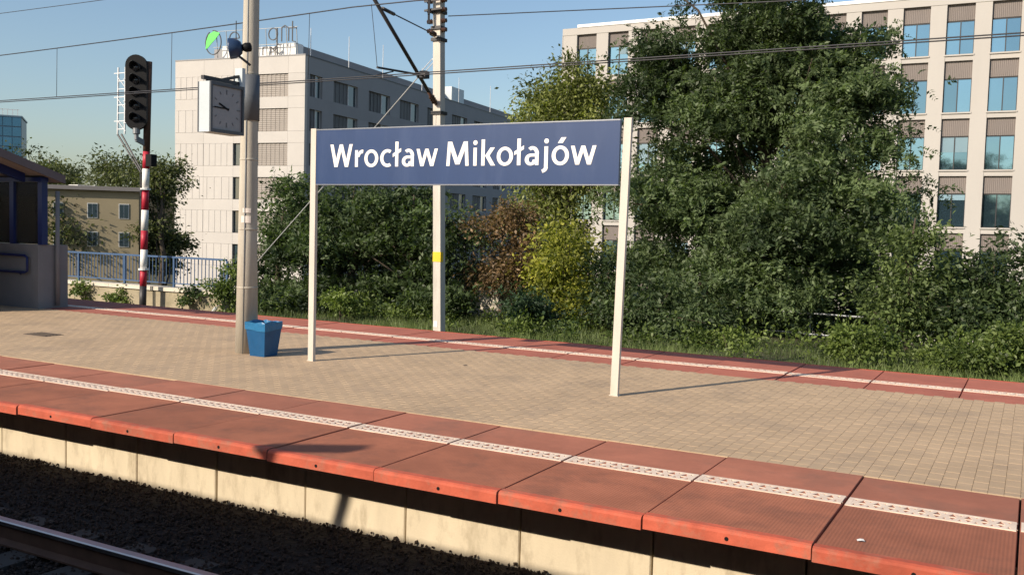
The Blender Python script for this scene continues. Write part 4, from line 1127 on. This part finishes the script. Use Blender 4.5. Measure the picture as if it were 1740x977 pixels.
tree('spreading_shrub', 'wide green shrub at the right edge below the office windows', 'bush', gb(1680, 23.4), [lobe(1670, 490, 23.4, 150, 130), lobe(1760, 470, 23.2, 110, 180), lobe(1640, 540, 22.6, 120, 80)], 260, 42, 0.11, 0.05, 0.24, 'leaf_dark', 32, 0.07, 14)
tree('low_shrub', 'bright low shrub at platform edge below the young leafy tree', 'bush', gb(1470, 19.7), [lobe(1470, 585, 19.7, 90, 75), lobe(1440, 600, 19.7, 50, 40)], 90, 36, 0.08, 0.04, 0.13, 'leaf_bush', 33, 0.03, 8)
tree('low_shrub', 'bright low shrub sprawling at the platform edge near the right border', 'bush', gb(1690, 20.0), [lobe(1660, 600, 20, 130, 50), lobe(1720, 585, 20.2, 110, 60)], 130, 36, 0.08, 0.04, 0.14, 'leaf_bush', 34, 0.03, 8)
tree('low_shrub', 'small bright upright shrub right beside the left sign post', 'bush', gb(578, 19.8), [lobe(578, 505, 19.8, 45, 50)], 40, 36, 0.08, 0.045, 0.11, 'leaf_bush', 35, 0.03, 6)
tree('low_shrub', 'leafy green shrub growing over the railing left of the concrete mast', 'bush', gb(390, 18.4, -0.9), [lobe(390, 490, 18.4, 45, 70), lobe(396, 450, 18.4, 30, 50)], 70, 34, 0.07, 0.04, 0.11, 'leaf_bush', 36, 0.03, 6)
tree('low_shrub', 'low green weeds at the foot of the tall tree beside the platform', 'bush', gb(1240, 20.5), [lobe(1190, 585, 20.5, 90, 40), lobe(1260, 578, 21, 100, 45)], 90, 32, 0.08, 0.04, 0.14, 'leaf_bush', 37, 0.02, 6)
for i, (px, py, lab) in enumerate(((145, 495, 'ivy tuft hanging over the parapet wall beside the shelter'), (205, 497, 'ivy tuft on the parapet wall left of the striped signal post'), (328, 505, 'dark ivy tuft on the parapet wall right of the striped signal post'))):
    tree('ivy_tuft', lab, 'ivy', gb(px, 18.9, -0.9), [lobe(px, py, 18.88, 26, 46, 0.12)], 26, 26, 0.07, 0.05, 0.07, 'leaf_dark' if i == 2 else 'leaf_bush', 40 + i, 0.012, 4)
# background greenery on the slope
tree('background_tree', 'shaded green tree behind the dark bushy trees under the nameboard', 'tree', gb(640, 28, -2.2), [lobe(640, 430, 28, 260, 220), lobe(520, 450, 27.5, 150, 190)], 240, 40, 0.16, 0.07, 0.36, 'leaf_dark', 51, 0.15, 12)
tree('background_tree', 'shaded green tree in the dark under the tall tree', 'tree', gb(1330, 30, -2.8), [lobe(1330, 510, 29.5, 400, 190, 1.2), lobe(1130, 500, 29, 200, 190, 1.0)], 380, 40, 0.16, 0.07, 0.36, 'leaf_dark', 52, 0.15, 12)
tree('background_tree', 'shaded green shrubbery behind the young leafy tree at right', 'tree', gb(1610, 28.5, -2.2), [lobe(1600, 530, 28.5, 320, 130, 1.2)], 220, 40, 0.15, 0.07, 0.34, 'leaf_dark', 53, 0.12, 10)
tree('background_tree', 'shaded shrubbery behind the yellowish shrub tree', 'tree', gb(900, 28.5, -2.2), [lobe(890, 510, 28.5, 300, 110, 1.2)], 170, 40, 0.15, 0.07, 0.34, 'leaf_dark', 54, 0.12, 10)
# far trees at left
tree('far_tree', 'leafy tree in front of the beige house beside the shelter', 'tree', gb(120, 45, -5.7), [lobe(120, 390, 45, 55, 90), lobe(142, 405, 45, 25, 50)], 150, 40, 0.24, 0.12, 0.55, 'leaf_far', 61, 0.25, 10)
tree('far_tree', 'tall distant tree with its top above the shelter roof', 'tree', gb(78, 95, -5.7), [lobe(75, 290, 95, 55, 90), lobe(100, 300, 95, 40, 60)], 110, 40, 0.45, 0.22, 1.0, 'leaf_far', 62, 0.4, 8)
tree('far_tree', 'broad distant tree behind the beige house left of the signal post', 'tree', gb(210, 92, -5.7), [lobe(210, 310, 92, 80, 80), lobe(185, 300, 92, 40, 40)], 150, 40, 0.45, 0.22, 1.0, 'leaf_far', 63, 0.4, 8)
tree('far_tree', 'dense tree between the striped signal post and the pale office wing', 'tree', gb(275, 48, -5.7), [lobe(272, 335, 50, 26, 120, 1.8), lobe(268, 410, 49, 34, 90, 1.8)], 260, 40, 0.24, 0.12, 0.42, 'leaf_far', 64, 0.25, 10)

# grass strip beyond the far track
def grass(n, x0, x1, y0, y1, h0, h1, seed):
    r = np.random.default_rng(seed)
    P = np.stack([r.uniform(x0, x1, n), y0 + (y1 - y0) * r.random(n) ** 1.3, np.full(n, -0.86)], 1)
    hN = (np.sin(P[:, 0] * 1.7) + np.sin(P[:, 0] * 0.63 + 2) + np.sin(P[:, 1] * 2.1 + P[:, 0])) / 6 + 0.5
    H = (h0 + (h1 - h0) * r.random(n) ** 2) * (0.5 + hN)
    a = r.uniform(0, 2 * math.pi, n); S = np.stack([np.cos(a), np.sin(a), np.zeros(n)], 1) * r.uniform(0.006, 0.013, (n, 1))
    B = np.stack([r.normal(0, .35, n) * H, r.normal(0, .35, n) * H, H], 1)
    return np.stack([P - S, P + S, P + B], 1), np.clip(hN + r.normal(0, 0.25, n), 0, 1)
GV, GT = grass(60000, -18.6, 3.5, 18.3, 23.5, 0.06, 0.30, 5)
tag(link('grass', quads_mesh('grass', GV, GT, 'grass_blade')), 'rough green and straw coloured grass strip beyond the far platform edge', 'grass', kind='stuff')

# tangled weeds along the foot of the trees
rw = np.random.default_rng(91)
wl_ = []
for i in range(70):
    x = rw.uniform(-18.5, 3.0); y = rw.uniform(19.0, 22.0); h_ = rw.uniform(0.12, 0.42) * (0.6 + 0.4 * math.sin(x * 1.3) ** 2)
    wl_.append((x, y, -0.82 + h_ * 0.7, rw.uniform(0.2, 0.6), rw.uniform(0.2, 0.4), h_))
wm, _ = crown_mesh(wl_, 520, 22, 0.085, 0.04, 0.13, 92, 'leaf_bush', droop=-0.2, flat=0.9, bough=3)
tag(link('weeds', wm), 'tangled green weeds along the foot of the trees beyond the platform', 'weeds', kind='stuff')

# ------------------------------------------------------------------ the train the picture is taken from (behind the camera; its shadow lies on the track)
tr = tag(empty('train_carriage', (-12, -1.70, -0.55)), 'grey train carriage on the near track, casting its shadow onto the ballast', 'train')
X0, X1 = -24, 24
half = [(1.38, 0.45), (1.40, 1.2), (1.40, 3.0), (1.37, 3.42), (1.28, 3.70), (1.05, 3.86), (0.5, 3.93)]
poly = [(a, c) for a, c in half] + [(-a, c) for a, c in half[::-1]]
MB().prism(poly, X0, X1, 'YZ').build('body', 'train_paint', tr)
for k in range(14):
    xx = X0 + 1.4 + k * 3.35
    w = MB()
    for s in (-1, 1): w.box(xx, xx + 2.3, s * 1.402 - 0.003, s * 1.402 + 0.003, 1.95, 2.95)
    w.build('window', 'train_dark', tr)
for bx in (-18, 18):
    bg = MB().box(bx - 1.6, bx + 1.6, -1.1, 1.1, 0.30, 0.62).build('bogie', 'train_dark', tr)
    for wx in (bx - 1.25, bx + 1.25):
        for s in (-1, 1): MB().lathe([(0.46, -0.06), (0.46, 0.06)], (wx, s * 0.75, 0.46), (0, 1, 0), 20).build('wheel', 'train_dark', bg)
b = MB(); 
b.bar((4.35, 1.22, 3.70), (4.50, 1.2, 4.22), 0.08, 0.08).bar((4.25, 1.05, 4.22), (4.80, 1.3, 4.30), 0.16, 0.12)
b.build('roof_antenna', 'train_dark', tr)

r_ = np.random.default_rng(77)
belt = [(x, -30 + r_.uniform(-3, 3), 3.0 + r_.uniform(-1, 1.5), 5.0, 3.0, 4.8 + r_.uniform(-1, 1.2)) for x in np.linspace(-62, 12, 13)]
bm, _ = crown_mesh(belt, 1900, 26, 0.55, 0.35, 0.9, 78, 'leaf_dark')
tag(link('tree_belt', bm), 'dark belt of trees across the tracks, mirrored in the lower office windows', 'trees', kind='stuff')
for (x, y, a, nm, lab) in ((-0.78, 5.62, 0.4, 'paper_scrap', 'tiny white paper scrap on the red slabs near the bottom right'), (-6.15, 10.1, 1.1, 'dry_leaf', 'tiny dark dry leaf lying on the paving beneath the nameboard')):
    b = MB(); w = 0.022 if nm[0] == 'p' else 0.03
    P_ = [(-w, -0.012, 0.004), (0, -0.016, 0.008), (w, -0.008, 0.003), (w * .8, 0.012, 0.010), (0, 0.016, 0.010), (-w * .9, 0.011, 0.006)]
    b.quad(P_[0], P_[1], P_[4], P_[5]); b.quad(P_[1], P_[2], P_[3], P_[4])
    o = tag(b.build(nm, 'white_paint' if nm[0] == 'p' else 'iron'), lab, 'litter'); o.location = (x, y, 0.0); o.rotation_euler = (0, 0, a)
